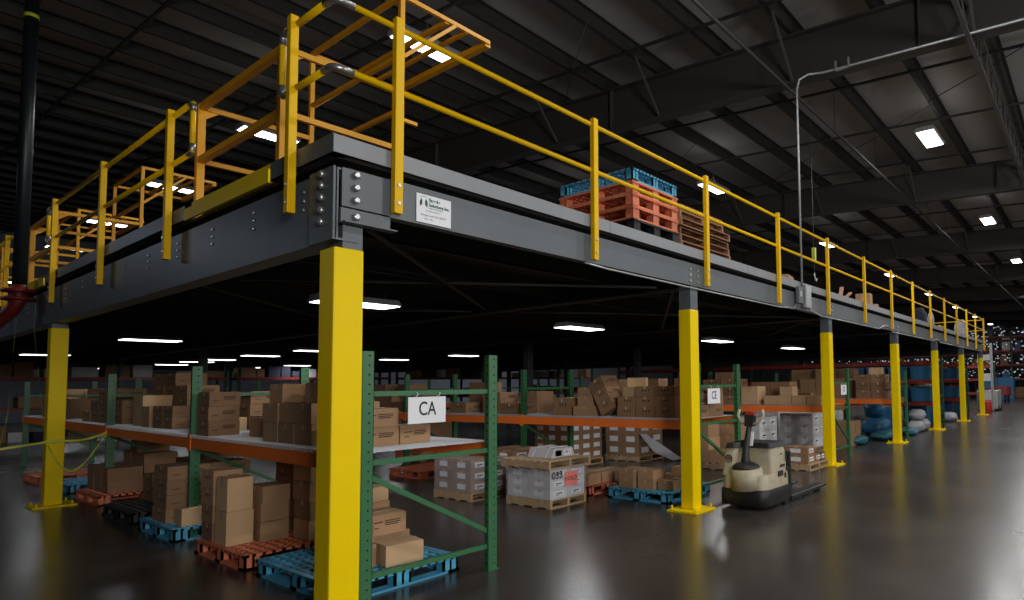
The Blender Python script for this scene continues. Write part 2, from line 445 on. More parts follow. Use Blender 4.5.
for y0, y1, lab in ((1.03, 2.95, 'yellow steel sill plate under the near safety gate'), (9.05, 11.3, 'scuffed yellow sill plate under the far safety gate')):
    o = MB().box(-.04, y0, 3.40, -.02, y1, 3.50).box(-.04, y0, 3.50, .12, y1, 3.515).box(.02, y0, 3.515, .04, y1, 3.60).build('gate_sill', M['yellow'])
    tag(o, lab, 'sill plate')

# handrails
FX = [.42, 2.65, 4.92, 7.22, 9.5, 11.81, 14.05, 16.3, 18.54, 20.72, 22.95, 25.09, 27.26, 29.54]
RZ, MZ = 4.55, 4.04
def rail_post(parent, x, y, facing, name='post'):
    p = MB()
    if facing == 'y':
        p.box(x-.034, y-.03, 3.05, x+.034, y+.03, 4.61)
    else:
        p.box(x-.03, y-.034, 3.05, x+.03, y+.034, 4.61)
    o = p.build(name, M['rail'], parent, bevel=.006)
    for z in (3.13, 3.27):
        b = MB()
        if facing == 'y': b.tube([(x, y-.03, z), (x, y-.04, z)], .014, 8)
        else: b.tube([(x-.03, y, z), (x-.04, y, z)], .014, 8)
        b.build('bolt', M['bolt'], o)
    return o
fr = empty('front_guard_rail', (0, -.05, 3.05), 0, 'long yellow two-rail guard rail with square posts along the front of the platform', 'guard rail')
fr.location = (0, 0, 0)
for x in FX: rail_post(fr, x, -.075, 'y')
MB().tube([(.04, -.045, RZ), (29.9, -.045, RZ)], .024, 10).build('top_rail', M['rail'], fr)
MB().tube([(.04, -.045, MZ), (29.9, -.045, MZ)], .024, 10).build('middle_rail', M['rail'], fr)
for z in (RZ, MZ):
    MB().tube([(-.05, .09, z), (-.05, 0, z), (-.03, -.03, z), (.0, -.045, z), (.09, -.045, z)], .028, 10).build('corner_coupling', M['silver'], fr)
rail_post(fr, 29.9, -.03, 'y', 'end_post')
MB().tube([(29.9, -.03, RZ), (29.9, 8, RZ)], .024, 8).tube([(29.9, -.03, MZ), (29.9, 8, MZ)], .024, 8).build('return_rail', M['rail'], fr)
for y in (.9, 3, 5.2, 7.4): rail_post(fr, 29.9, y, 'y', 'post')
ls = empty('side_guard_rail', (0, 0, 0), 0, 'short yellow guard rail with a rounded end between the near corner and first gate', 'guard rail', 'guard rails on the left side')
rail_post(ls, -.075, .55, 'x')
for z in (RZ, MZ):
    MB().tube([(-.05, .1, z), (-.05, .74, z)], .024, 10).build('rail', M['rail'], ls)
MB().tube([(-.05, .78, MZ), (-.05, .78, RZ)], .024, 10).build('end_tube', M['rail'], ls)
for z, d in ((RZ, -1), (MZ, 1)):
    MB().tube([(-.05, .70, z), (-.05, .755, z), (-.05, .78, z+d*.03), (-.05, .78, z+d*.09)], .028, 10).build('elbow', M['silver'], ls)
ls2 = empty('side_guard_rail', (0, 0, 0), 0, 'yellow guard rail with three posts between the near and far safety gates', 'guard rail', 'guard rails on the left side')
for y in (3.3, 5.73, 8.27): rail_post(ls2, -.075, y, 'x')
for z in (RZ, MZ):
    MB().tube([(-.05, 2.8, z), (-.05, 8.75, z)], .024, 10).build('rail', M['rail'], ls2)
for yy, s in ((2.74, 1), (8.8, -1)):
    MB().tube([(-.05, yy, MZ), (-.05, yy, RZ)], .024, 10).build('end_tube', M['rail'], ls2)
    for z, d in ((RZ, -1), (MZ, 1)):
        MB().tube([(-.05, yy+s*.08, z), (-.05, yy+s*.025, z), (-.05, yy, z+d*.03), (-.05, yy, z+d*.09)], .028, 10).build('elbow', M['silver'], ls2)
ls3 = empty('side_guard_rail', (0, 0, 0), 0, 'far yellow guard rail at the extreme left behind the dark standpipe', 'guard rail', 'guard rails on the left side')
for y in (11.9, 14.3, 16.7, 19.1): rail_post(ls3, -.075, y, 'x')
for z in (RZ, MZ): MB().tube([(-.05, 11.6, z), (-.05, 19.4, z)], .024, 8).build('rail', M['rail'], ls3)

# pallet safety gates
def gate(y0, y1, label):
    t = empty('pallet_safety_gate', (.15, y0, 3.43), 0, label, 'safety gate', 'yellow pallet safety gates')
    W = y1-y0; Z = lambda z: z-3.43
    for yy in (0, W):
        p = MB().box(-.035, yy-.035, 0, .035, yy+.035, Z(4.72)).build('front_post', M['gate'], t, bevel=.005)
        MB().box(-.07, yy-.07, 0, .07, yy+.07, .012).build('foot_plate', M['gate'], p)
        MB().prism([(.035, Z(4.72)), (.21, Z(4.72)), (.035, Z(4.58))], yy-.006, yy+.006, 'y').build('gusset', M['gate'], p)
        MB().bar((0, yy, Z(4.70)), (1.09, yy, Z(4.72)), .04, .05).build('upper_arm', M['gate'], t)
        MB().bar((.035, yy, Z(4.12)), (1.05, yy, Z(4.13)), .04, .05).build('lower_arm', M['gate'], t)
        MB().box(1.05, yy-.025, Z(3.75), 1.10, yy+.025, Z(5.76)).build('rear_upright', M['gate'], t, bevel=.004)
        MB().bar((1.06, yy, Z(5.76)), (2.16, yy, Z(5.76)), .04, .045).build('overhead_arm', M['gate'], t)
        MB().bar((1.10, yy, Z(4.45)), (1.25, yy, Z(4.45)), .035, .035).build('lower_link', M['gate'], t)
    for x, z, w in ((0, 4.69, .06), (0, 4.12, .06), (1.075, 5.76, .045), (1.6, 5.74, .045), (1.85, 5.75, .04), (2.14, 5.74, .07), (1.075, 5.12, .04), (1.075, 4.55, .04)):
        MB().bar((x, .0, Z(z)), (x, W, Z(z)), w, w).build('cross_rail', M['gate'], t)
    MB().bar((1.70, 0, Z(5.74)), (1.10, 0, Z(5.12)), .035, .035).build('diagonal_strut', M['gate'], t)
    MB().bar((1.70, W, Z(5.74)), (1.10, W, Z(5.12)), .035, .035).build('diagonal_strut', M['gate'], t)
    return t
gate(1.27, 3.2, 'large raised yellow pallet safety gate beside the near corner of the platform')
gate(9.6, 11.3, 'yellow pallet safety gate on the far left side of the platform')
gate(14, 15.9, 'dim yellow safety gate at the extreme left beyond the standpipe')
# far gate frame on the right end of the deck
t = empty('pallet_safety_gate', (24.6, 1.5, 3.43), 0, 'small yellow gate frames standing at the far right end of the platform', 'safety gate')
for x in (0, 1.3, 2.9, 4.2):
    MB().bar((x, 0, 0), (x, 0, .8), .06, .06).build('post', M['gate'], t)
    MB().bar((x, 1.2, 0), (x, 1.2, .8), .06, .06).build('post', M['gate'], t)
for x in (0, 2.9):
    for z in (.4, .78):
        MB().bar((x, 0, z), (x+1.3, 0, z), .05, .05).build('cross_rail', M['gate'], t)
    MB().bar((x, 0, .1), (x+1.3, 0, .75), .04, .04).build('diagonal_strut', M['gate'], t)

# maker plate
t = empty('maker_plate', (.63, -.004, 3.055), 0, 'white maker plate with green and grey lettering on the front edge beam', 'sign')
t.location = (.63, .007, 3.055)
MB().box(0, -.006, 0, .315, 0, .235).build('plate', M['white'], t)
text_mesh('Steele', .042, M['green_ink'], t, (.108, -.0075, .195), FACE_Y, align='LEFT', bold=.0012)
text_mesh('Solutions Inc.', .036, M['green_ink'], t, (.108, -.0075, .155), FACE_Y, align='LEFT', bold=.0012)
text_mesh('AISLE & PLATFORM', .015, M['grey_ink'], t, (.11, -.0075, .128), FACE_Y, align='LEFT')
text_mesh('STORAGE CAPACITY', .014, M['grey_ink'], t, (.15, -.0075, .103), FACE_Y)
text_mesh('Design Load 125 LBS/PSF', .022, M['grey_ink'], t, (.155, -.0075, .066), FACE_Y)
text_mesh('Date   No.', .018, M['grey_ink'], t, (.11, -.0075, .036), FACE_Y)
lg = MB()
lg.prism([(.03, .13), (.05, .15), (.05, .18), (.04, .20), (.028, .17)], -.0075, -.0055, 'y')
lg.prism([(.095, .13), (.075, .15), (.075, .18), (.085, .20), (.099, .17)], -.0075, -.0055, 'y')
lg.build('emblem', M['green_ink'], t)
hm = MB(); hm.tube([((.063+.03*math.cos(a)), -.0065, .205+.012*math.sin(a)) for a in [PI*k/8 for k in range(9)]], .002, 5)
hm.build('emblem_arc', M['grey_ink'], t)

# conduit along the lower edge, boxes, riser
pts = [(2.6, .03, 3.03), (2.9, -.02, 3.0), (4.8, -.02, 2.995), (7.3, -.02, 3.0), (7.9, -.02, 3.03), (8.02, -.02, 3.12)]
o = MB().tube(pts, .011, 6).build('cable_conduit', M['galv']); tag(o, 'thin grey conduit running under the front beam towards the electrical box', 'conduit')
pts = [(8.5, -.03, 3.2), (8.65, -.03, 3.06), (9.2, -.03, 3.0), (13, -.03, 3.0), (13.4, -.03, 3.1), (13.8, -.03, 3.12), (14.2, -.03, 2.99), (19, -.03, 3.0), (19.6, -.03, 3.08), (20, -.03, 2.99), (29, -.03, 3.0)]
o = MB().tube(pts, .014, 6).build('cable_conduit', M['galv']); tag(o, 'wavy grey conduit running under the front beam beyond the electrical box', 'conduit')
t = empty('electrical_box', (8.0, -.03, 3.14), 0, 'small grey electrical box with a square socket on the front beam', 'electrical box')
MB().box(0, -.06, 0, .2, .0, .3).build('box', M['steel'], t); MB().box(.05, -.065, .12, .14, -.06, .22).build('socket', M['galv'], t)
t = empty('electrical_box', (8.3, -.03, 3.08), 0, 'tall pale grey electrical box beneath the foot of the conduit riser', 'electrical box')
MB().box(0, -.07, 0, .26, .0, .42).build('box', M['galv'], t, bevel=.006); MB().box(.02, -.075, .03, .24, -.07, .39).build('cover', M['galv'], t)
o = MB().tube([(8.22, -.06, 3.44), (8.22, -.06, 7.2), (8.24, -.1, 7.38), (8.30, -.26, 7.46), (8.42, -.5, 7.47), (8.45, -8, 7.12)], .022, 8).build('conduit_riser', M['galv'])
tag(o, 'tall silver conduit rising from the platform edge and bending along the first girder', 'conduit')
t = empty('conduit_bracket', (8.45, -.9, 7.47), 0, 'small U-shaped steel bracket holding the conduit below the girder', 'bracket')
MB().bar((-.1, -.12, -.08), (-.1, -.12, .1), .03, .03).bar((-.1, .12, -.08), (-.1, .12, .1), .03, .03).bar((-.1, -.12, -.08), (-.1, .12, -.08), .03, .03).build('bracket', M['galv'], t)

# under-deck fluorescent fixtures
def tube_lamp():
    t = empty('strip_lamp', (0, 0, 0), 0)
    MB().prism([(-.25, 0), (.25, 0), (.15, .09), (-.15, .09)], -.52, .52, 'x').build('housing', M['housing'], t)
    MB().box(-.5, -.22, -.012, .5, .22, -.001).build('diffuser', M['lensu'], t)
    for xx in (-.4, .4): MB().bar((xx, 0, .09), (xx, 0, .21), .012, .012).build('hanger', M['rodl'], t)
    return t
tl = tube_lamp(); first = True
for x, y in ((2.15, 3.9), (6.84, 4.24), (12.2, 4.2), (17.2, 4.2), (2.3, 13.1), (6.6, 15), (6.6, 18.8), (6.6, 22.5), (6.7, 24.9), (6.85, 28.3), (11.5, 19.2), (11.7, 14.9), (2.0, 21.5), (6.3, 34.6), (6.2, 42), (11.1, 30.7), (11.3, 27.2)):
    if 1:
        if first: o = tl; first = False
        else: o = copy_tree(tl)
        o.location = (x, y, 2.87)
        near = {(2.15, 3.9): 'lit strip lamp under the platform, hidden behind the near corner column', (6.84, 4.24): 'lit strip lamp under the platform between the first and second front columns',
                (12.2, 4.2): 'lit strip lamp under the platform just right of the second column', (2.3, 13.1): 'bright strip lamp under the platform at left above the stacked cartons'}
        tag(o, near.get((x, y), 'small lit strip lamp in the dark underside of the platform'), 'strip lamp', 'strip lamps under the platform')
        area('strip_light', (x, y, 2.84), 22 if y < 16 else 14, 1.0, .4, col=(.95, .98, 1))

# dark standpipe and red pipe at far left
t = empty('standpipe', (-.2, 9.72, 0), 0, 'tall dark vertical sprinkler standpipe at the far left with a red coupling', 'pipe')
MB().tube([(0, 0, 3.35), (0, 0, 9.0)], .085, 16).build('pipe', M['pipe'], t)
MB().tube([(0, 0, 8.2), (0, 0, 8.45)], .125, 16).build('red_collar', M['firepipe'], t)
MB().tube([(0, 0, 7.87), (0, 0, 7.93)], .092, 16).build('band', M['strap'], t)
e = MB().tube([(0, 0, 3.45), (0, 0, 3.2), (-.05, .1, 3.05), (-.2, .5, 2.8), (-.45, 1.0, 2.45), (-.75, 1.6, 2.0)], .09, 14).build('red_elbow', M['firepipe'], t)
MB().tube([(0, 0, 3.33), (0, 0, 3.38)], .2, 16).tube([(0, 0, 3.2), (0, 0, 3.25)], .2, 16).build('flange', M['firepipe'], e)

# ------------------------------------------------------------ pallet racks
def post_mesh(h, holes=True, w=.092, d=.075):
    mb = MB().box(-w/2, -d/2+.004, 0, w/2, -d/2+.008, h).box(-w/2, -d/2+.004, 0, -w/2+.004, d/2, h).box(w/2-.004, -d/2+.004, 0, w/2, d/2, h)
    mb.box(-w/2-.006, -d/2-.0, 0, -w/2, -d/2+.03, h)
    if holes:
        mb.m(1); z = .06
        while z < h-.03:
            mb.tube([(.008, -d/2+.0042, z), (.008, -d/2+.0028, z)], .0085, 7)
            mb.add([(-w/2-.0072, -.02, z), (-w/2-.0072, .0, z), (-w/2-.0072, .0, z+.02), (-w/2-.0072, -.02, z+.02)], [(0, 1, 2, 3)])
            z += .0762
    return mb
PM = {}
def get_post(h, holes, m):
    k = (round(h, 2), holes, m)
    if k not in PM:
        me = post_mesh(h, holes).mesh('post'); me.materials.append(M[m]); me.materials.append(M['hole']); PM[k] = me
    return PM[k]
WD = {}
def wire_mesh(L, D, fine):
    k = (L, D, fine)
    if k in WD: return WD[k]
    mb = MB(); s = .055 if fine else .15
    n = int(L/s)
    for i in range(n+1):
        y = i*L/n
        mb.box(0, y-.003, .0, D, y+.003, .006)
        if fine: mb.box(-.006, y-.010, -.028, .0, y+.010, .008)
    for x in [D*i/8 for i in range(9)]:
        mb.box(x-.003, 0, -.006, x+.003, L, 0)
    for i in range(5):
        y = L*(i+.5)/5; mb.box(0.04, y-.025, -.03, D-.04, y+.025, -.006)
    me = mb.mesh('wire_deck'); me.materials.append(M['wire']); WD[k] = me
    return me
BM = {}
def beam_mesh(L, h=.14, m='orange'):
    k = (L, h, m)
    if k not in BM:
        mb = MB().box(-.022, .045, -h, .022, L-.045, 0).box(-.022, .0, -h-.03, -.030, .045, .03).box(-.022, L-.045, -h-.03, -.030, L, .03)
        me = mb.mesh('beam'); me.materials.append(M[m]); BM[k] = me
    return BM[k]
def link(name, me, parent, loc=(0, 0, 0), rot=(0, 0, 0)):
    o = bpy.data.objects.new(name, me); COL.objects.link(o); o.parent = parent; o.location = loc; o.rotation_euler = rot; return o
BR = {}
def brace_mesh(D, diag, m):
    k = (round(D, 2), diag, m)
    if k not in BR:
        mb = MB().bar((.04, 0, .64), (D-.04, 0, 0), .03, .04) if diag else MB().box(.04, -.02, -.02, D-.04, .02, .02)
        BR[k] = mb.mesh('brace'); BR[k].materials.append(M[m])
    return BR[k]
def rack(x0, x1, ys, h, levels, label, near=True, beam='orange', green='green', deckm=True):
    t = empty('pallet_rack', (x0, ys[0], 0), 0, label, 'pallet rack', 'green and orange pallet racks')
    D = x1-x0
    for i, y in enumerate(ys):
        fine = near and i < 3
        for z in (.225, 1.11, h-.34):
            link('brace', brace_mesh(D, 0, green), t, (0, y-ys[0], z))
        link('brace', brace_mesh(D, 1, green), t, (0, y-ys[0], .36))
        link('post', get_post(h, fine, green), t, (0, y-ys[0], 0))
        link('post', get_post(h, fine, green), t, (D, y-ys[0], 0))
        for xx in (0, D):
            link('foot_plate', FOOT, t, (xx, y-ys[0], 0))
    for i in range(len(ys)-1):
        L = round(ys[i+1]-ys[i], 3)
        for z in levels:
            link('beam', beam_mesh(L, .14, beam), t, (-.03, ys[i]-ys[0], z-.005))
            link('beam', beam_mesh(L, .14, beam), t, (D+.03, ys[i]-ys[0], z-.005), (0, 0, 0)).scale = (-1, 1, 1)
            if deckm:
                link('wire_deck', wire_mesh(round(L-.1, 3), round(D+.09, 3), near and i < 2), t, (-.056, ys[i]-ys[0]+.05, z+.0065))
    return t
fm = MB().box(-.06, -.05, 0, .06, .06, .006); FOOT = fm.mesh('foot_plate'); FOOT.materials.append(M['green'])
YR = [.3, 4.02, 7.72, 11.42, 15.12]
SH = 1.18                       # shelf top
R1 = rack(.40, 1.565, [.3, 4.4, 8.5, 12.6, 16.7], 2.0, [SH], 'green and orange pallet rack carrying the CA sign, behind the near yellow column')
R1.rotation_euler = (0, 0, -.034)
rack(5.19, 6.35, YR, 2.0, [SH], 'pallet rack carrying the CE sign, behind the second yellow column', True)
rack(10.45, 11.5, YR, 2.0, [SH], 'third pallet rack in from the near corner, with a small sign on its end', False)
rack(15.5, 16.6, YR, 2.0, [SH], 'fourth pallet rack, holding tall cartons above blue bags', False)
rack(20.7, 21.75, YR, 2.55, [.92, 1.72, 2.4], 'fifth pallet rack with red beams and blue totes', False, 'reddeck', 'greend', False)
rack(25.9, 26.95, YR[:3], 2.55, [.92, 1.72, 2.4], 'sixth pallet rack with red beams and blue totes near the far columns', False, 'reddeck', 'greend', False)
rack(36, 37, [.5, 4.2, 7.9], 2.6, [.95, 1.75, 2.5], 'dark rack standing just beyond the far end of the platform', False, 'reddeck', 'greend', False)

# rack signs
def sign(x, y, z, text, label, w=.35, h=.225, size=.165, sx=.72):
    t = empty('rack_sign', (x, y, z), 0, label, 'sign')
    MB().box(0, -.004, -h, w, 0, 0).build('panel', M['white'], t)
    text_mesh(text, size, M['ink'], t, (w/2, -.0055, -h*.47), FACE_Y, sx=sx, bold=.0015)
    MB().tube([(w*.22, -.002, -.01), (w*.2, -.03, .03), (w*.2, .02, .05), (w*.23, .0, -.01)], .003, 5).build('cable_tie', M['white'], t)
    MB().tube([(w*.78, -.002, -.01), (w*.8, -.03, .03), (w*.8, .02, .05), (w*.77, .0, -.01)], .003, 5).build('cable_tie', M['white'], t)
sign(.735, .27, 1.625, 'CA', 'white sheet reading CA tied to the end of the nearest green rack')
sign(5.42, .27, 1.625, 'CE', 'white sheet reading CE on the end of the second rack')
sign(11.0, .27, 1.625, 'CI', 'narrow white sheet on the end of the third rack')

# ------------------------------------------------------------ cartons
CM = {}
def carton_mesh(w, d, h, style):
    k = (round(w, 3), round(d, 3), round(h, 3), style)
    if k in CM: return CM[k]
    mb = MB(); e = .004
    # slightly chamfered box with a centre flap seam
    mb.box(0, 0, e, w, d, h-e); mb.box(e, e, 0, w-e, d-e, h)
    base = {'tan': 'card', 'dark': 'carddark', 'light': 'cardlight', 'print': 'card', 'white': 'whitecard', 'wlabel': 'carddark'}[style]
    mats = [M[base], M['tape'], M['ink'], M['white']]
    mb.m(1); mb.box(w/2-.025, -.0012, h-.07, w/2+.025, d+.0012, h+.0012) if False else None
    t = .0012
    # tape across the top seam and down both ends (along x)
    mb.add([(0-t, d/2-.024, h+t), (w+t, d/2-.024, h+t), (w+t, d/2+.024, h+t), (0-t, d/2+.024, h+t)], [(0, 1, 2, 3)])
    mb.add([(-t, d/2-.024, h*.72), (-t, d/2-.024, h+t), (-t, d/2+.024, h+t), (-t, d/2+.024, h*.72)], [(0, 1, 2, 3)])
    mb.m(2)
    if style in ('print', 'dark'):
        for (a, b, c, dd) in ((.12, .62, .40, .80), (.45, .66, .86, .70), (.45, .56, .86, .59), (.45, .47, .80, .50), (.12, .36, .30, .46)):
            if style == 'dark' and a < .4 and b > .5: continue
            mb.add([(a*w, -t, b*h), (c*w if c > a else dd*w, -t, b*h), (c*w if c > a else dd*w, -t, (b+.05)*h), (a*w, -t, (b+.05)*h)], [(0, 1, 2, 3)])
        for k2 in range(3):
            y0 = d*(.25+.16*k2); mb.add([(-t, y0, h*.5), (-t, y0+d*.06, h*.5), (-t, y0+d*.06, h*.72), (-t, y0, h*.72)], [(3, 2, 1, 0)])
    if style in ('white', 'wlabel'):
        mb.m(3); mb.add([(.22*w, -t, .3*h), (.8*w, -t, .3*h), (.8*w, -t, .8*h), (.22*w, -t, .8*h)], [(0, 1, 2, 3)])
        mb.add([(-t, .3*d, .3*h), (-t, .3*d, .8*h), (-t, .75*d, .8*h), (-t, .75*d, .3*h)], [(0, 1, 2, 3)])
        mb.m(2); mb.add([(.32*w, -2*t, .5*h), (.68*w, -2*t, .5*h), (.68*w, -2*t, .62*h), (.32*w, -2*t, .62*h)], [(0, 1, 2, 3)])
        mb.add([(.3*w, -2*t, .38*h), (.5*w, -2*t, .38*h), (.5*w, -2*t, .44*h), (.3*w, -2*t, .44*h)], [(0, 1, 2, 3)])
    me = mb.mesh('carton')
    for q in mats: me.materials.append(q)
    CM[k] = me; return me
NC = [0]
def carton(x, y, z, w, d, h, style='tan', rz=0, label=None, group=None, tilt=0):
    o = bpy.data.objects.new('carton', carton_mesh(w, d, h, style)); COL.objects.link(o)
    o.location = (x, y, z); o.rotation_euler = (tilt, 0, rz)
    tag(o, label, 'carton', group); NC[0] += 1
    return o
LAY = ['bottom', 'second', 'third', 'fourth', 'fifth', 'sixth']
def cword(style): return {'tan': 'tan', 'dark': 'dark brown', 'light': 'pale tan', 'print': 'printed tan', 'white': 'white labelled', 'wlabel': 'brown white-labelled'}[style]
MB_STUFF = MB()
def stack(x, y, z, nx, ny, heights, w, d, h, style, place, group=None, jit=.012, uniq=True, bg_rear=False):
    """heights: n layers, or dict/list [ix][iy]; labels name column and layer"""
    n = 0
    for i in range(nx):
        for j in range(ny):
            hh = heights if isinstance(heights, int) else heights[i][j]
            for k in range(hh):
                jx = rnd.uniform(-jit, jit)*.5; jy = rnd.uniform(-jit, jit)*.5
                if not uniq or (i > 0 and bg_rear):
                    q = MB_STUFF.m(1 if style in ('dark', 'wlabel') else 0)
                    xx, yy, zz = x+i*(w+.014)+jx, y+j*(d+.014)+jy, z+k*(h+.0015)
                    q.box(xx, yy, zz, xx+w, yy+d, zz+h); continue
                side = ''
                if nx > 1: side += ''
                if ny > 1: side += {0: 'right', ny-1: 'left'}.get(j, 'middle' if ny == 3 else ['', 'second', 'third', 'fourth'][min(j, 3)])+' '
                lay = 'top' if (k == hh-1 and hh > 1) else (LAY[k] if hh > 1 else 'single')
                if uniq and (i == 0): lab = f'{side}{lay} {cword(style)} carton {place}'.replace('single ', '').replace('dark brown', 'brown')
                else: lab = f'rear {cword(style)} carton {place}'.replace('dark brown', 'brown')
                carton(x+i*(w+.014)+jx, y+j*(d+.014)+jy, z+k*(h+.0015), w, d, h, style, rnd.uniform(-.015, .015), lab, group or ('cartons '+place))

S1 = SH+.014
# --- CA rack, shelf, bay 1 (y .3..4.02)
p = 'on the CA rack shelf left of the near column'
stack(.50, 1.42, S1, 2, 3, [[2, 2, 2], [2, 2, 0]], .31, .33, .19, 'tan', p)
carton(.56, 1.40, S1+.3845, .27, .24, .185, 'light', .1, 'pale tan carton on top of the pile left of the near yellow column', 'top cartons on the CA rack pile')
carton(.62, 1.72, S1+.3845, .27, .27, .185, 'light', -.25, 'pale carton with a brightly lit side on top of the pile on the CA rack', 'top cartons on the CA rack pile')
carton(.54, 2.12, S1+.3845, .28, .22, .185, 'tan', .12, 'tan carton at the left end of the top of that pile on the CA rack', 'top cartons on the CA rack pile')
carton(.75, 2.92, S1, .4, .40, .21, 'tan', .1, 'wide tan carton lying low on the CA rack shelf left of the big pile')
carton(.8, 3.38, S1, .3, .2, .22, 'dark', 0, 'small dark carton squeezed beside the printed stack on the CA rack')
carton(1.0, 2.85, S1+.2125, .38, .5, .2, 'dark', 0, 'dark brown carton resting on the low wide one on the CA rack shelf')
stack(.49, 3.84, S1, 1, 1, [[3]], .30, .34, .165, 'dark', 'beside the second green upright of the CA rack')
# right of the yellow column (y<1.3)
carton(.58, .72, S1, .34, .42, .165, 'print', 0, 'lower printed carton of the pair on the wire shelf behind the near green post')
carton(.58, .72, S1+.1665, .34, .42, .165, 'print', .03, 'printed carton on top of the pair on the wire shelf behind the near green post')
carton(.945, .74, S1, .29, .36, .165, 'print', -.04, 'printed carton alone on the wire shelf just below the CA sign')
carton(.62, .80, S1+.3330, .12, .14, .08, 'light', 0, 'tiny pale box on top of the printed cartons behind the near green post')
# bay 2
carton(0.791, 7.395, S1, .42, .45, .46, 'light', 0, 'tall pale carton at the left end of the second bay of the CA rack shelf')
carton(0.744, 6.900, S1, .4, .34, .30, 'tan', 0, 'upright tan carton beside the tall pale one in the second bay')
stack(0.741, 5.932, S1, 1, 2, 2, .40, .38, .155, 'dark', 'in the middle of the second bay of the CA rack')
stack(0.724, 4.546, S1, 1, 1, 1, .4, .62, .17, 'light', 'beside the second upright in the second bay of the CA rack')
stack(1.166, 4.590, S1, 1, 3, [[3, 3, 2]], .40, .40, .165, 'dark', 'at the back of the second bay of the CA rack')
stack(1.14, 6.75, S1, 1, 3, [[3, 4, 4]], .40, .50, .2, 'dark', 'at the far rear of the second bay, above the others')
# bay 3
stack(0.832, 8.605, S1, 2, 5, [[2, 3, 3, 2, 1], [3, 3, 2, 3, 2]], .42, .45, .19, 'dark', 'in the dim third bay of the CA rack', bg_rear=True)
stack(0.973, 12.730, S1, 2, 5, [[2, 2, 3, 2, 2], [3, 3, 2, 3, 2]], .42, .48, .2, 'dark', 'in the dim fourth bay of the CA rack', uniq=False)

# --- pallets
def lattice(mb, x0, y0, x1, y1, z0, z1, nx, ny, w=.02):
    for i in range(nx+1):
        x = x0+(x1-x0)*i/nx; ww = w*(1.6 if i in (0, nx) else 1)
        a = min(max(x-ww/2, x0), x1-ww); mb.box(a, y0, z0, a+ww, y1, z1)
    for j in range(ny+1):
        y = y0+(y1-y0)*j/ny; ww = w*(1.6 if j in (0, ny) else 1)
        a = min(max(y-ww/2, y0), y1-ww); mb.box(x0, a, z0+.001, x1, a+ww, z1-.001)
PPC = {}
def plastic_pallet(x, y, z, L, W, m, label, rz=0, group='plastic pallets', H=.145):
    key = (round(L, 2), round(W, 2), m, H)
    if key not in PPC:
        t = empty('plastic_pallet', (0, 0, 0), 0)
        mb = MB(); lattice(mb, 0, 0, L, W, H-.028, H, 14, 12, .03)
        mb.build('top_deck', M[m], t)
        sk = MB()
        for a in (0, .5, 1):
            yy = a*(W-.12); sk.box(.0, yy, .0, L, yy+.12, .02)
        sk.box(0, 0, .0, .12, W, .02).box(L-.12, 0, 0, L, W, .02)
        sk.build('bottom_runner', M[m], t)
        for a in (0, .5, 1):
            for b in (0, .5, 1):
                cx = .012+a*(L-.174); cy = .012+b*(W-.154)
                f = MB().box(cx, cy, .02, cx+.15, cy+.02, H-.028).box(cx, cy+.11, .02, cx+.15, cy+.13, H-.028)
                for q in (0, .065, .13): f.box(cx+q, cy, .02, cx+q+.02, cy+.13, H-.028)
                f.build('foot', M[m], t)
        PPC[key] = t; o = t
    else: o = copy_tree(PPC[key])
    o.location = (x, y, z); o.rotation_euler = (0, 0, rz)
    tag(o, label, 'pallet', group); return o
WPC = {}
def wood_pallet(x, y, z, L, W, label, m='wood', rz=0, group='wooden pallets', H=.12, flip=False):
    key = (round(L, 2), round(W, 2), m)
    if key not in WPC:
        t = empty('wooden_pallet', (0, 0, 0), 0)
        for a in (0, .5, 1):
            xx = a*(L-.04)
            MB().box(xx, 0, .016, xx+.04, W, H-.016).build('stringer', M[m], t)
        tb = MB(); n = 7
        for i in range(n):
            a = i*(W-.09)/(n-1); tb.box(0, a, H-.016, L, a+.09, H)
        tb.build('top_boards', M[m], t)
        bb = MB()
        for i in range(4):
            a = i*(W-.09)/3; bb.box(0, a, 0, L, a+.09, .016)
        bb.build('bottom_boards', M[m], t)
        WPC[key] = t; o = t
    else: o = copy_tree(WPC[key])
    o.location = (x, y, z); o.rotation_euler = (0, 0, rz)
    tag(o, label, 'pallet', group); return o

# near floor pallets under the CA rack
plastic_pallet(.30, .50, 0, 1.10, 1.50, 'pblue', 'light blue plastic pallet under the CA rack, cut by the near yellow column')
plastic_pallet(.28, 2.22, 0, 1.2, 1.25, 'porange', 'salmon orange plastic pallet loaded with tan cartons under the CA rack')
plastic_pallet(.30, 4.20, 0, 1.2, 1.22, 'pblue', 'blue plastic pallet behind the second green upright, loaded with dark cartons')
plastic_pallet(.33, 5.85, 0, 1.2, 1.3, 'pblack', 'black plastic pallet on the floor beside the blue one under the rack')
plastic_pallet(.45, 8.00, 0, 1.2, 1.3, 'porange', 'orange plastic pallet just right of the dim yellow left column')
plastic_pallet(.5, 10.0, 0, 1.2, 1.2, 'pblue', 'blue plastic pallet peeking out left of the dim yellow column')
plastic_pallet(.45, 12.0, 0, 1.2, 1.3, 'porange', 'reddish orange pallet at the far left edge under the rack')
PT = .146
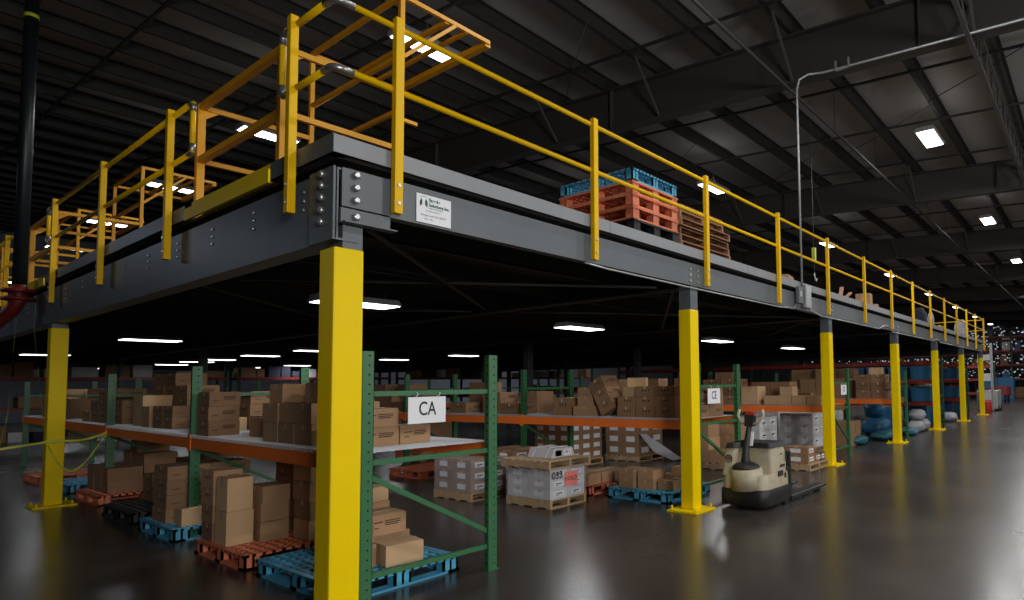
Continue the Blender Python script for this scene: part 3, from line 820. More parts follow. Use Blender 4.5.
# orange pallet load
q = 'on the orange pallet under the CA rack'
carton(.32, 2.76, PT, .235, .28, .34, 'light', 0, 'tall pale carton, lower of the two at the front of the orange pallet')
carton(.325, 2.77, PT+.3415, .225, .26, .33, 'light', .02, 'tall pale carton with a white top, upper of two on the orange pallet')
for k, hh in enumerate((.20, .19, .17)):
    carton(.58+.008*k, 2.66+(k % 2)*.015, PT+[0, .2015, .393][k], .26, .34, hh, 'tan', .04*(k-1), f'tan carton, {["bottom","middle","top"][k]} of three beside the tall pale pair on the orange pallet')
for k in range(4):
    carton(.87+.01*(k % 2), 2.27, PT+.2015*k, .34, .34, .20, 'light' if k in (0, 3) else 'tan', .02*k, f'tan carton, {["bottom","second","third","top"][k]} of the stack at the right end of the orange pallet')
for k in range(4):
    carton(.32, 3.12, PT+.1815*k, .26, .30, .18, 'print' if k > 1 else 'dark', .02*(k-1), f'dark printed carton, {["bottom","second","third","top"][k]} of the stack at the left end of the orange pallet')
stack(1.0, 2.68, PT, 1, 2, 5, .36, .34, .165, 'dark', 'at the back of the orange pallet')
# blue pallet 2
stack(.36, 4.66, PT, 2, 1, 4, .42, .48, .165, 'dark', 'on the blue pallet behind the second green upright')
carton(.4, 4.28, PT, .22, .2, .2, 'light', 0, 'small pale carton at the foot of the second green upright')
# black pallet
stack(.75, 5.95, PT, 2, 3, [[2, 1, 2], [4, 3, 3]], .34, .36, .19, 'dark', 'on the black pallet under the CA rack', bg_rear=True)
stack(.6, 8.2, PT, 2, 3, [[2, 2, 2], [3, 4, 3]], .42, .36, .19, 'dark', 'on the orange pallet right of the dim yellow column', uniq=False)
# near blue pallet, cartons right of near column
carton(.78, .66, PT, .33, .30, .185, 'light', -.12, 'tan carton in front on the near blue pallet, right of the green post')
carton(.50, .78, PT, .26, .30, .20, 'tan', 0, 'brown carton partly hidden by the green post on the near blue pallet')
carton(.50, .80, PT+.2015, .26, .28, .18, 'print', .05, 'printed carton on top of the hidden brown one on the near blue pallet')
carton(.82, 1.06, PT, .42, .34, .20, 'tan', 0, 'tan carton behind the front one on the near blue pallet')
carton(.80, 1.02, PT+.2015, .36, .36, .19, 'print', -.08, 'printed carton stacked second high on the near blue pallet')
carton(.84, 1.40, PT, .40, .36, .22, 'tan', 0, 'tan carton, bottom at the rear of the near blue pallet')
carton(.84, 1.42, PT+.2215, .40, .36, .22, 'tan', 0, 'tan carton, second high at the rear of the near blue pallet')
carton(.86, 1.40, PT+.443, .38, .34, .14, 'light', .1, 'topmost pale carton at the rear of the near blue pallet')

# --- CE rack shelf
carton(5.3, 2.98, S1, .38, .40, .30, 'dark', 0, 'dark square carton alone at the left of the CE rack shelf')
stack(5.3, 2.40, S1, 1, 1, 1, .40, .5, .16, 'tan', 'low beside the leaning cartons on the CE rack')
carton(5.3, 2.46, S1+.1615, .40, .34, .16, 'tan', 0, 'tan carton on the low one, left of the leaning cartons')
carton(5.3, 2.46, S1+.323, .40, .34, .15, 'tan', 0, 'third tan carton high, left of the leaning cartons on the CE rack')
for k in range(3):      # toppled column leaning against the pile on its left
    a = .5
    carton(5.26, 1.96+.2*k*math.sin(a), S1+.3*math.sin(a)+.2*k*math.cos(a)+.001, .38, .30, .198, 'dark', 0, f'leaning carton, {["lowest","middle","top"][k]} of the toppled column on the CE rack', tilt=-a)
carton(5.75, 1.7, S1, .3, .36, .42, 'tan', .3, 'upright carton standing behind the toppled column on the CE rack')
carton(5.78, 1.72, S1+.4215, .28, .3, .2, 'light', .5, 'pale carton balanced behind the toppled column on the CE rack')
stack(5.26, .40, S1, 2, 4, [[3, 3, 3, 2], [3, 3, 2, 2]], .40, .36, .158, 'dark', 'right of the toppled column on the CE rack')
carton(5.30, 1.52, S1+.319, .34, .30, .15, 'light', -.1, 'pale lit carton on the top row of the CE rack shelf')
stack(5.3, 4.3, S1, 2, 4, [[1, 2, 0, 1], [2, 1, 2, 3]], .42, .5, .2, 'dark', 'in the second bay of the CE rack', bg_rear=True)
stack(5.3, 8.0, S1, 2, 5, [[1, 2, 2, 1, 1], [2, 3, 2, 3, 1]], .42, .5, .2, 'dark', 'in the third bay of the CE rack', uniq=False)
stack(5.3, 11.7, S1, 2, 4, [[2, 2, 3, 1], [2, 3, 2, 3]], .42, .5, .22, 'tan', 'in the fourth bay of the CE rack', uniq=False)
# --- third rack
stack(10.5, 2.6, S1, 1, 2, 3, .42, .5, .2, 'dark', 'on the third rack right of the CE sign')
carton(10.5, 2.1, S1, .4, .44, .42, 'light', 0, 'tall pale carton on the third rack shelf')
stack(10.52, .55, S1, 1, 4, 1, .40, .34, .2, 'light', 'in a low row on the third rack shelf')
carton(10.52, 1.24, S1+.2015, .3, .3, .2, 'light', 0, 'pale carton raised on the low row of the third rack')
stack(11.0, 1.0, S1, 1, 5, [[1, 2, 2, 1, 3]], .42, .5, .26, 'dark', 'at the back of the third rack shelf', uniq=False)
stack(10.5, 4.3, S1, 2, 6, [[1, 2, 2, 1, 3, 2], [3, 2, 3, 2, 1, 2]], .42, .5, .22, 'dark', 'in the second bay of the third rack', uniq=False)
# --- fourth rack
stack(15.52, .6, S1, 2, 2, [[3, 3], [2, 3]], .42, .42, .23, 'dark', 'on the fourth rack between the third and fourth columns')
carton(15.56, .7, S1+.6945, .34, .36, .2, 'light', .1, 'topmost pale carton on the fourth rack')
stack(15.52, 1.7, S1, 2, 4, [[2, 3, 2, 1], [3, 2, 3, 3]], .5, .5, .3, 'dark', 'deeper along the fourth rack', uniq=False)

# --- aisle pallets between the CA and CE racks
def wrapped(x, y, L, W, nx, ny, nz, ch, style, label, glabel, rz=0, film=True, plabel='wooden pallet under wrapped cartons', far=False, z=0, pm='wood'):
    wood_pallet(x, y, z, L, W, plabel, pm)
    w = (L-.03)/nx-.006; d = (W-.03)/ny-.006
    for i in range(nx):
        for j in range(ny):
            for k in range(nz):
                if far or (i > 0 and j > 0):
                    xx = x+.015+i*(w+.006); yy = y+.015+j*(d+.006); zz = z+.121+k*(ch+.0015)
                    MB_STUFF.m(2 if style == 'white' else 1).box(xx, yy, zz, xx+w, yy+d, zz+ch)
                    if j == 0: MB_STUFF.m(3).box(xx+.2*w, yy-.003, zz+.3*ch, xx+.8*w, yy-.001, zz+.8*ch)
                    if i == 0: MB_STUFF.m(3).box(xx-.003, yy+.25*d, zz+.3*ch, xx-.001, yy+.75*d, zz+.8*ch)
                    continue
                if 0 < i < nx-1 and 0 < j < ny-1 and k < nz-1: continue
                carton(x+.015+i*(w+.006), y+.015+j*(d+.006), z+.121+k*(ch+.0015), w, d, ch, style, 0, label, glabel)
    if film:
        H = nz*(ch+.0015)+.008
        f = MB().box(x+.004, y+.004, z+.1215, x+L-.004, y+W-.004, z+.121+H)
        o = f.build('stretch_film', M['film']); tag(o, 'clear stretch film around '+glabel.replace('the cartons in ', '').replace('cartons in ', ''), 'stretch film')
wrapped(3.74, 1.80, .70, .92, 2, 2, 3, .135, 'white', 'white labelled carton wrapped in film below the pink note', 'wrapped cartons on the pallet with the pink note',
        plabel='bottom wooden pallet of the load with a pink note in the aisle')
o = wood_pallet(3.68, 1.76, .545, .82, 1.0, 'empty wooden pallet laid on top of the wrapped load with the pink note', H=.12)
o = MB().box(4.02, 1.793, .28, 4.26, 1.797, .48).build('pink_note', M['pink']); tag(o, 'pink paper note with black lettering on the wrapped load', 'note')
text_mesh('HOLD', .085, M['ink'], o, (4.14, 1.7915, .38), FACE_Y)
o = empty('number_mark', (3.87, 1.794, .45), 0, 'black handwritten figures on the corner of the wrapped load', 'marking')
text_mesh('033', .14, M['ink'], o, (0, -.001, 0), FACE_Y, bold=.002)
# bundle of papers on top, strapped
t = empty('paper_bundle', (3.95, 2.0, .666), 0, 'strapped bundle of white papers on top of the empty wooden pallet', 'bundle')
MB().prism([(0, 0), (.46, 0), (.42, .13), (.05, .13)], 0, .5, 'y').build('papers', M['whitecard'], t)
for yy in (.1, .38): MB().bar((-.02, yy, .0), (.06, yy, .14), .012, .006).bar((.06, yy, .14), (.41, yy, .14), .012, .006).bar((.41, yy, .14), (.48, yy, 0), .012, .006).build('strap', M['white'], t)
MB().box(.08, -.0, .02, .2, .001, .10).box(.24, -.002, .02, .40, .001, .11).build('label_sheet', M['white'], t)
text_mesh('W 1', .06, M['ink'], t, (.32, -.004, .065), FACE_Y)

wrapped(3.52, 3.25, .68, .92, 2, 2, 3, .16, 'wlabel', 'brown carton with white labels wrapped behind the far post of the CA rack', 'wrapped cartons behind the CA rack end', plabel='wooden pallet behind the far green post of the CA rack')
wrapped(4.5, 3.5, .8, .9, 2, 2, 3, .17, 'wlabel', 'carton with white labels in the load behind the pink-note pallet', 'wrapped cartons behind the pink-note pallet', plabel='wooden pallet behind the pink-note load', film=False)
plastic_pallet(4.45, 6.0, 0, 1.1, 1.1, 'porange', 'orange plastic pallet deep in the aisle behind the CA rack end')
plastic_pallet(4.75, 2.05, 0, 1.0, .9, 'porange', 'orange plastic pallet with cartons just right of the pink-note load')
for i in range(3):
    carton(4.82+.3*i, 2.10, PT, .27, .36, .17, 'tan', 0, f'tan carton, {["left","middle","right"][i]} of three on the orange pallet right of the pink-note load')
    if i < 2: carton(4.82+.3*i, 2.52, PT, .27, .36, .17, 'dark', 0, 'dark carton at the back of the orange pallet right of the pink-note load', 'rear cartons on the small orange pallet')
plastic_pallet(4.86, .62, 0, 1.15, 1.15, 'pblue', 'blue plastic pallet with small tan cartons behind the second yellow column')
for (a, b, k, n) in ((4.95, 1.32, 0, 'lower far left'), (4.95, 1.32, 1, 'upper far left'), (5.0, .98, 0, 'lower left'), (5.0, .98, 1, 'upper left'), (5.06, .66, 0, 'front'), (5.5, .7, 0, 'right hand'), (5.5, .72, 1, 'raised right hand'), (5.5, 1.2, 0, 'rear')):
    carton(a, b, PT+k*.1415, .33 if a < 5.4 else .26, .29, .14, 'tan', rnd.uniform(-.05, .05), f'{n} tan carton on the blue pallet behind the second yellow column')

# --- floor stock further back
wrapped(6.9, 4.6, 1.0, 1.1, 3, 3, 4, .19, 'wlabel', 'white labelled carton in the load seen below the CE rack', 'cartons in the load seen below the CE rack shelf', film=False, plabel='wooden pallet below the CE rack shelf', far=True)
wrapped(8.3, 3.9, .9, 1.0, 2, 2, 3, .24, 'wlabel', 'white labelled carton in the load behind the draped film', 'cartons in the load behind the draped film', film=False, plabel='wooden pallet behind the draped film', far=True)
o = MB().add([(8.3, 3.88, .62), (8.5, 3.86, .60), (8.75, 3.3, .02), (8.95, 3.2, .05), (8.45, 3.6, .22), (9.1, 3.35, .01)], [(0, 1, 4), (1, 3, 4), (3, 2, 4), (3, 5, 2)]).build('loose_film', M['sack'])
tag(o, 'loose white film trailing from a load below the CE rack', 'stretch film')
plastic_pallet(6.3, 9.0, 0, 1.1, 1.1, 'porange', 'orange pallet standing far back beneath the CE rack')
stack(6.4, 9.05, PT, 2, 2, 3, .45, .45, .25, 'dark', 'far back beneath the CE rack', uniq=False)
# right of C2 : cartons under / beyond CE rack
wood_pallet(8.1, 1.5, 0, 1.1, 1.1, 'wooden pallet behind the tiller of the pallet truck')
stack(8.15, 1.55, .121, 1, 2, [[1, 3]], .44, .44, .25, 'tan', 'left of the pallet truck tiller')
stack(8.7, 1.65, .121, 1, 2, [[3, 3]], .44, .42, .25, 'tan', 'behind the pallet truck tiller')
o = carton(8.72, 1.52, .5, .4, .12, .3, 'white', 0, 'white labelled carton hanging at the front behind the tiller'); bpy.data.objects.remove(o)
wood_pallet(8.75, .10, 0, .95, .8, 'low wooden pallet with small cartons behind the pallet truck forks')
for (a, k, n) in ((8.8, 0, 'lower left'), (8.8, 1, 'upper left'), (9.15, 0, 'lower middle'), (9.42, 0, 'lower right')):
    carton(a, .16, .121+k*.1615, .25 if a > 9.4 else .33, .5, .16, 'wlabel', 0, f'{n} white-labelled carton on the low pallet behind the truck forks')
t = empty('broken_crate', (9.95, .45, 0), .3, 'broken pale wooden crate end beside the third yellow column', 'crate')
MB().box(0, 0, 0, .05, .6, .3).build('end_board', M['wood'], t); MB().box(.05, 0, .0, .5, .04, .09).bar((.05, .3, .28), (.55, .3, .05), .08, .03).build('slats', M['wood'], t)
for (x, y, n) in ((9.6, 1.6, 'grey filmed load between the tiller and the third column'), (11.6, 1.2, 'white labelled load just left of the third column'), (12.6, 2.6, 'dim load behind the third column')):
    nm = n.replace('load', 'load carton')
    wrapped(x, y, .9, .9, 2, 2, 3, .27, 'white', 'carton in the '+n, 'cartons in the '+n, plabel='wooden pallet under the '+n, film=False)
stack(13.3, .9, 0, 2, 3, 2, .42, .4, .32, 'wlabel', 'low behind the third column', uniq=False)
# teal bundles on the floor near column 4
def blob(x, y, z, rx, ry, rz, m, name, label, cat, group=None, seed=0, n=14):
    r2 = random.Random(seed); rings = []
    for i in range(1, 9):
        t_ = PI*i/9; ring = []
        for k in range(n):
            a = 2*PI*k/n; q = 1+.16*r2.uniform(-1, 1)
            sg = lambda v: math.copysign(abs(v)**.75, v)
            ring.append((rx*sg(math.sin(t_))*sg(math.cos(a))*q, ry*sg(math.sin(t_))*sg(math.sin(a))*q, rz-rz*math.cos(t_)*(1 if i > 1 else 1)))
        rings.append(ring)
    z0 = min(p[2] for p in rings[0])
    rings = [[(p[0], p[1], p[2]-z0) for p in r] for r in rings]
    mb = MB().loft(rings); o = mb.build(name, M[m]); o.location = (x, y, z)
    s = o.modifiers.new('smooth', 'SUBSURF'); s.levels = 1; s.render_levels = 1
    return tag(o, label, cat, group)
for i, (x, y) in enumerate(((14.0, 1.0), (15.5, .72), (16.3, .75), (14.7, 1.8), (17.4, .5))):
    blob(x, y, 0, .42, .33, .13, 'teal', 'plastic_bale', ['teal plastic bundle on the floor right of the third rack, leftmost', 'teal plastic bundle in the middle of the heap by the fourth column', 'teal plastic bundle nearest the fourth column', 'rear left teal plastic bundle', 'rear right teal plastic bundle'][i], 'bundle', 'teal bundles on the floor', i)
wrapped(16.6, 2.6, 1.0, 1.0, 2, 2, 2, .38, 'white', 'white carton in the low load below the fourth rack', 'cartons in the low load below the fourth rack', far=True, film=False, plabel='wooden pallet below the fourth rack')
wrapped(15.1, 2.9, 1.0, 1.0, 2, 2, 2, .38, 'wlabel', 'brown white-labelled carton in the load below the fourth rack', 'brown cartons below the fourth rack', far=True, film=False, plabel='second wooden pallet below the fourth rack')
for i, (x, y, z) in enumerate(((17.0, 1.45, .0), (17.85, 1.5, .0), (17.4, 1.5, .52))):
    blob(x, y, z, .35, .35, .28, 'blue', 'filled_bag', ['blue bag at the foot of the fourth column rack', 'second blue bag behind the first by the fourth column', 'blue bag piled on top by the fourth column'][i], 'bag', 'blue bags by the fourth column', 30+i)
# white bag pile between 4th and 5th columns
for i, (x, y, z, s) in enumerate(((18.7, .55, 0, .38), (19.45, .6, 0, .42), (19.1, .6, .36, .34), (19.7, .75, .38, .34), (20.3, .75, 0, .36), (24.3, .6, 0, .4))):
    blob(x, y, z, s, s*.8, s*.5, 'sack', 'white_sack', ['lowest white sack in front of the blue totes', 'second white sack on the floor by the blue totes', 'white sack lying on the first two', 'white sack high at the back of the pile', 'right hand white sack of the pile', 'lone white sack beyond the fifth column'][i], 'sack', 'white sacks by the blue totes', 50+i)

# ------------------------------------------------------------ blue totes
TM = None
def tote(x, y, z, w, d, h, m='blue', label='', group=None):
    t = empty('storage_tote', (x, y, z), 0, label, 'tote', group)
    mb = MB(); a = .03
    mb.loft([[(a, a, 0), (w-a, a, 0), (w-a, d-a, 0), (a, d-a, 0)], [(0, 0, h*.9), (w, 0, h*.9), (w, d, h*.9), (0, d, h*.9)]], False)
    mb.build('body', M[m], t)
    MB().box(-.02, -.02, h*.88, w+.02, d+.02, h).build('rim', M[m], t)
    return t
k = 0
for (xr, ys) in ((20.75, (.5, 1.3, 2.1, 2.9)), (25.95, (.5, 1.3, 2.1))):
    for y in ys:
        for z in (.93, 1.73):
            tote(xr, y, z, .95, .7, .48, label='blue plastic tote on the red-beamed racks between the fourth and sixth columns', group='blue totes on the red-beamed racks')
            if rnd.random() < .75:
                blob(xr+.4, y+.3, z+.481, .3, .25, .1, 'sack', 'white_sack', 'small white sack on top of a blue tote on the red-beamed racks', 'sack', 'white sacks on blue totes', k)
            k += 1
for i, (x, y) in enumerate(((22.7, 1.1), (23.7, .9), (19.2, 1.4), (27.9, .8), (28.9, 1.0), (24.9, 1.8))):
    tote(x, y, 0, .9, .8, .75, label='large blue bin on the floor between the fourth and sixth columns', group='large blue bins on the floor')
# ------------------------------------------------------------ pallet truck
t = empty('pallet_truck', (5.05, -.47, 0), 0, 'cream and black walk-behind electric pallet truck parked beside the second yellow column', 'pallet truck')
W2 = .37
def ring(z, x0, x1, w, r=.14, n=6):
    pts = []
    for (cx, cy, a0) in ((x1-.03, w-.03, 0), (x0+r, w-r, PI/2), (x0+r, -w+r, PI), (x1-.03, -w+.03, 1.5*PI)):
        rr = r if cx < (x0+x1)/2 else .03
        for k in range(n+1):
            a = a0+PI/2*k/n; pts.append((cx+rr*math.cos(a), cy+rr*math.sin(a), z))
    return pts
MB().loft([ring(.045, .02, .76, W2-.02), ring(.06, .0, .78, W2), ring(.25, .0, .78, W2), ring(.27, .015, .77, W2-.012)]).build('bumper_skirt', M['black'], t)
cv = MB().loft([ring(.27, .03, .76, W2-.02), ring(.43, .04, .76, W2-.025), ring(.46, .06, .75, W2-.035)])
def rr(z, x0, x1, y0, y1, r):
    pts = []
    for (cx, cy, a0) in ((x1-r, y1-r, 0), (x0+r, y1-r, PI/2), (x0+r, y0+r, PI), (x1-r, y0+r, 1.5*PI)):
        for k in range(6):
            a = a0+PI/2*k/5; pts.append((cx+r*math.cos(a), cy+r*math.sin(a), z))
    return pts
cv.loft([rr(.44, .05, .76, .13, W2-.025, .06), rr(.70, .09, .76, .13, W2-.04, .06), rr(.80, .12, .75, .15, W2-.06, .06)])
cv.loft([rr(.44, .30, .76, -W2+.025, .3, .08), rr(.70, .30, .76, -W2+.04, .3, .08), rr(.80, .32, .75, -W2+.06, .28, .08)])
cv.build('body_cover', M['cream'], t)
tt = MB().loft([rr(.80, .10, .76, .13, W2-.05, .06), rr(.87, .13, .75, .16, W2-.07, .05)])
tt.loft([rr(.80, .29, .765, -W2+.05, .3, .06), rr(.87, .31, .75, -W2+.08, .27, .06)])
tt.build('top_tray', M['black'], t)
MB().box(.74, -W2, .10, .80, W2, .72).build('load_backrest', M['black'], t)
# steering turntable dome on front left (towards -x, -y side)
dome = []
for i in range(6):
    a = PI/2*i/5; dome.append([(.12+.19*math.cos(a)*math.cos(b), -.02+.19*math.cos(a)*math.sin(b), .55+.08*math.sin(a)) for b in [2*PI*k/20 for k in range(20)]])
MB().loft(dome[:-1]).build('turntable_dome', M['black'], t)
MB().tube([(.15, -.03, .27), (.13, -.02, .545)], [.24, .205], 24).build('drive_cover', M['cream'], t)
til = MB().tube([(.13, -.02, .58), (.10, -.02, .66), (.13, -.02, .82), (.20, -.02, 1.02), (.24, -.02, 1.12)], [.09, .06, .045, .04, .035], 10).build('tiller_arm', M['black'], t)
MB().bar((.165, -.065, .84), (.215, -.065, 1.03), .012, .07, up=(0, 1, 0)).build('tiller_label', M['white'], til)
hd = MB().tube([(.24, -.02, 1.12), (.25, -.15, 1.15), (.27, -.22, 1.24), (.29, -.20, 1.33)], .022, 8).tube([(.24, -.02, 1.12), (.25, .11, 1.15), (.27, .18, 1.24), (.29, .16, 1.33)], .022, 8).build('handle_bow', M['cream'], t)
MB().loft([[(.20, -.08, 1.10), (.30, -.08, 1.10), (.30, .04, 1.10), (.20, .04, 1.10)], [(.22, -.09, 1.26), (.31, -.09, 1.24), (.31, .05, 1.24), (.22, .05, 1.26)]], False).build('control_head', M['black'], hd)
MB().box(.23, -.08, 1.255, .30, .04, 1.30).build('red_button', M['red'], hd)
for yy in (-.29, .20):
    f = MB(); f.prism([(.80, .03), (2.08, .05), (2.12, .075), (2.08, .085), (.80, .09)], yy-.085, yy+.085, 'y'); f = f.build('fork', M['black'], t)
    MB().prism([(.80, .0905), (2.05, .0855), (2.05, .088), (.80, .093)], yy-.085, yy-.07, 'y').build('worn_edge', M['galv'], f)
    MB().tube([(1.9, yy-.05, .04), (1.9, yy+.05, .04)], .04, 12).build('load_wheel', M['black'], f)
MB().tube([(.65, -.36, .06), (.65, -.30, .06)], .06, 14).tube([(.65, .30, .06), (.65, .36, .06)], .06, 14).build('castor_wheel', M['black'], t)
MB().tube([(.12, -.1, .1), (.12, .1, .1)], .1, 16).build('drive_wheel', M['black'], t)
# markings on the side facing the camera
mk = MB()
for (x, z, w, h) in ((.50, .53, .13, .035), (.42, .41, .14, .075), (.62, .37, .04, .07), (.66, .60, .02, .1), (.53, .70, .02, .02), (.68, .46, .06, .06), (.70, .70, .03, .03)):
    y = -W2+.018+.012*(z-.27)/.5
    mk.box(x, y-.012, z, x+w, y-.004, z+h)
mk.build('warning_labels', M['ink'], t)
mk = MB().tube([(.082, .23+.05*math.cos(a), .66+.05*math.sin(a)) for a in [2*PI*k/14 for k in range(15)]], .009, 5)
mk.tube([(.082, .23+.02*math.cos(a), .66+.02*math.sin(a)) for a in [2*PI*k/8 for k in range(9)]], .008, 5)
mk.build('round_emblem', M['ink'], t)

# ------------------------------------------------------------ things on the deck
DZ = 3.431
PW, PD_ = 1.08, 1.42
for k in range(3):
    plastic_pallet(4.15, .6, DZ+.176*k, PW, PD_, 'pblack', f'black plastic pallet, {["lowest","middle","top"][k]} of the three black ones under the orange pallets on the platform', H=.175)
for k in range(3):
    plastic_pallet(4.13, .6, DZ+.176*(k+3), PW, PD_, 'porange', f'orange plastic pallet, {["lowest","middle","top"][k]} of the three orange ones stacked on the platform', H=.175)
plastic_pallet(4.13, .6, DZ+.176*6, PW, PD_, 'pblue', 'blue plastic pallet on top of the stack on the platform', H=.175)
wn = ['lowest', 'second', 'third', 'fourth', 'fifth', 'sixth', 'seventh', 'eighth', 'topmost']
for k in range(9):
    wood_pallet(5.42+.04*(k*7 % 3), .70+.04*(k % 3), DZ+.1215*k, 1.5 if k < 7 else 1.3, 1.1, f'old brown wooden pallet, {wn[k]} from the deck in the stack on the platform', m='woodd', H=.12)
# small items
blob(7.35, .6, DZ, .2, .18, .14, 'sack', 'filled_bag', 'small white and blue bag on the platform right of the wooden pallets', 'bag', seed=3)
carton(8.85, .5, DZ, .5, .45, .42, 'tan', .2, 'small brown carton on the platform left of the conduit riser')
for i, (x, z, h) in enumerate(((14.0, 0, .3), (14.7, 0, .74), (15.4, .0, .5))):
    carton(x, .7, DZ, .35, .4, h, 'card' and 'tan', .1*i, ['left tan carton of three behind the fifth rail post on the platform', 'tallest tan carton behind the fifth rail post on the platform', 'right tan carton of three behind the fifth rail post'][i])
t = empty('wood_frame_scrap', (12.4, .8, DZ), 0, 'heap of broken brown wood behind the rail near the small cartons', 'wood scrap')
MB().bar((0, 0, .03), (.9, .2, .75), .1, .04).bar((.2, .3, .03), (1.0, .0, .6), .1, .04).bar((0, .4, .5), (.9, .4, .45), .1, .04).bar((.1, .4, 0), (.1, .4, .5), .08, .04).bar((.85, .4, 0), (.85, .4, .46), .08, .04).build('broken_boards', M['woodd'], t)
t = empty('hanging_hook', (11.2, .9, 3.9), 0, 'small hook hanging on a thin cord above the platform wood scrap', 'hook')
MB().tube([(0, 0, .35), (0, 0, 4.65)], .008, 5).build('cord', M['rodl'], t)
MB().box(-.04, -.04, .62, .04, .04, .95).build('yellow_grip', M['strap'], t)
MB().tube([(0, 0, .35), (.03, 0, .2), (.1, 0, .16), (.14, 0, .24)], .014, 6).build('hook', M['galv'], t)
blob(21.2, .9, DZ, .38, .3, .5, 'navy', 'covered_load', 'dark covered load on the platform behind the rail, tenth bay along', 'covered load', seed=5)
blob(22.6, .8, DZ, .13, .13, .48, 'sack', 'white_sack', 'tall white bag standing on the platform beside the dark load', 'sack', seed=6)
blob(29.1, .85, DZ+.0, .3, .3, .6, 'sack', 'white_sack', 'big white bag on the platform near its far end', 'sack', seed=8)

# ------------------------------------------------------------ caution tape and straps on the left
def ribbon(pts, w, label, n=24):
    mb = MB(); P_ = []
    for i in range(len(pts)-1):
        a, b, sag = pts[i][0], pts[i+1][0], pts[i][1]
        for k in range(n):
            f = k/n; P_.append(Vector(a).lerp(Vector(b), f)-Vector((0, 0, sag*4*f*(1-f))))
    P_.append(Vector(pts[-1][0])); vs = []; fs = []
    for i, p in enumerate(P_):
        an = .5*math.sin(i*.35); vs += [p+Vector((0, math.sin(an)*w/2, math.cos(an)*w/2)), p-Vector((0, math.sin(an)*w/2, math.cos(an)*w/2))]
    for i in range(len(P_)-1): fs.append((2*i, 2*i+1, 2*i+3, 2*i+2))
    o = mb.add(vs, fs).build('caution_tape', M['strap']); return tag(o, label, 'caution tape', 'yellow caution tapes at the left')
ribbon([((.64, 8.42, 1.10), .06), ((.12, 8.55, 1.0), .0), ((-.9, 8.6, .86), .0)], .035, 'yellow caution tape stretched from the rack past the dim yellow column to the left edge')
ribbon([((.64, 8.42, 1.09), .0), ((.50, 8.5, .8), .05), ((.26, 8.5, .52), .04), ((.08, 8.5, .72), .0), ((-.02, 8.6, 1.0), 0), ((-.1, 9.2, 2.77), 0)], .032, 'yellow tape looping low to the rack after hanging from the platform beam')
ribbon([((-.26, 9.4, 2.9), .0), ((-.33, 9.2, 1.4), 0), ((-.42, 9.2, .75), 0)], .04, 'yellow tape hanging from the red pipe at the far left')
ribbon([((.70, 8.37, 1.0), .0), ((.71, 8.37, .25), 0)], .05, 'yellow tape wound down the green rack post near the dim column')

# ------------------------------------------------------------ far right of the hall
t = empty('reach_truck', (33.5, -.05, 0), 0, 'pale grey lift truck with a tall mast just beyond the last yellow column', 'lift truck')
MB().box(0, 0, .1, 1.6, 1.0, 1.1).build('body', M['galv'], t, bevel=.05)
for y in (.15, .75): MB().box(-.15, y, .05, 0, y+.12, 3.6).build('mast_rail', M['galv'], t)
for z0, z1 in ((1.6, 2.0), (2.7, 3.0), (.6, 1.0)): MB().box(-.12, .2, z0, -.02, .8, z1).build('mast_crossbar', M['white'], t)
for x in (.3, 1.3): MB().tube([(x, -.02, .17), (x, .2, .17)], .17, 14).build('wheel', M['black'], t)
MB().box(.5, .1, 1.95, 1.5, .9, 2.02).bar((.5, .15, 1.1), (.5, .15, 1.95), .05, .05).bar((1.45, .15, 1.1), (1.45, .15, 1.95), .05, .05).build('overhead_guard', M['darksteel'], t)
t = empty('red_cart', (46, .9, 0), 0, 'low red cart parked in the aisle beyond the lift truck', 'cart')
MB().box(0, 0, .55, 2.6, 1.2, 1.15).build('bed', M['firepipe'], t)
for x in (.4, 2.2):
    for y in (.1, .95): MB().tube([(x, y, .28), (x, y+.12, .28)], .28, 12).build('wheel', M['black'], t)
MB().tube([(2.8, .1, .5), (2.8, .1, .62)], .3, 12).build('red_reel', M['red'], t)
o = MB().tube([(31.6, .2, 0), (31.6, .2, .05), (31.6, .2, .55), (31.6, .2, .6)], [.2, .22, .22, .2], 16).build('red_drum', M['red']); tag(o, 'red drum standing on the floor beside the last yellow column', 'drum')
t = empty('hand_truck', (27.2, .6, 0), 0, 'red upright hand truck between the last two yellow columns', 'hand truck')
for y in (0, .45): MB().tube([(.35, y, .12), (.0, y, 1.5)], .025, 6).build('side_rail', M['red'], t)
MB().bar((.2, 0, .7), (.2, .45, .7), .03, .03).bar((.02, 0, 1.45), (.02, .45, 1.45), .03, .03).build('crossbar', M['red'], t)
for y in (-.06, .48): MB().tube([(.4, y, .13), (.4, y+.06, .13)], .13, 12).build('wheel', M['black'], t)
stack(27.9, 2.2, 0, 1, 1, 3, .7, .6, .5, 'light', 'behind the red hand truck')
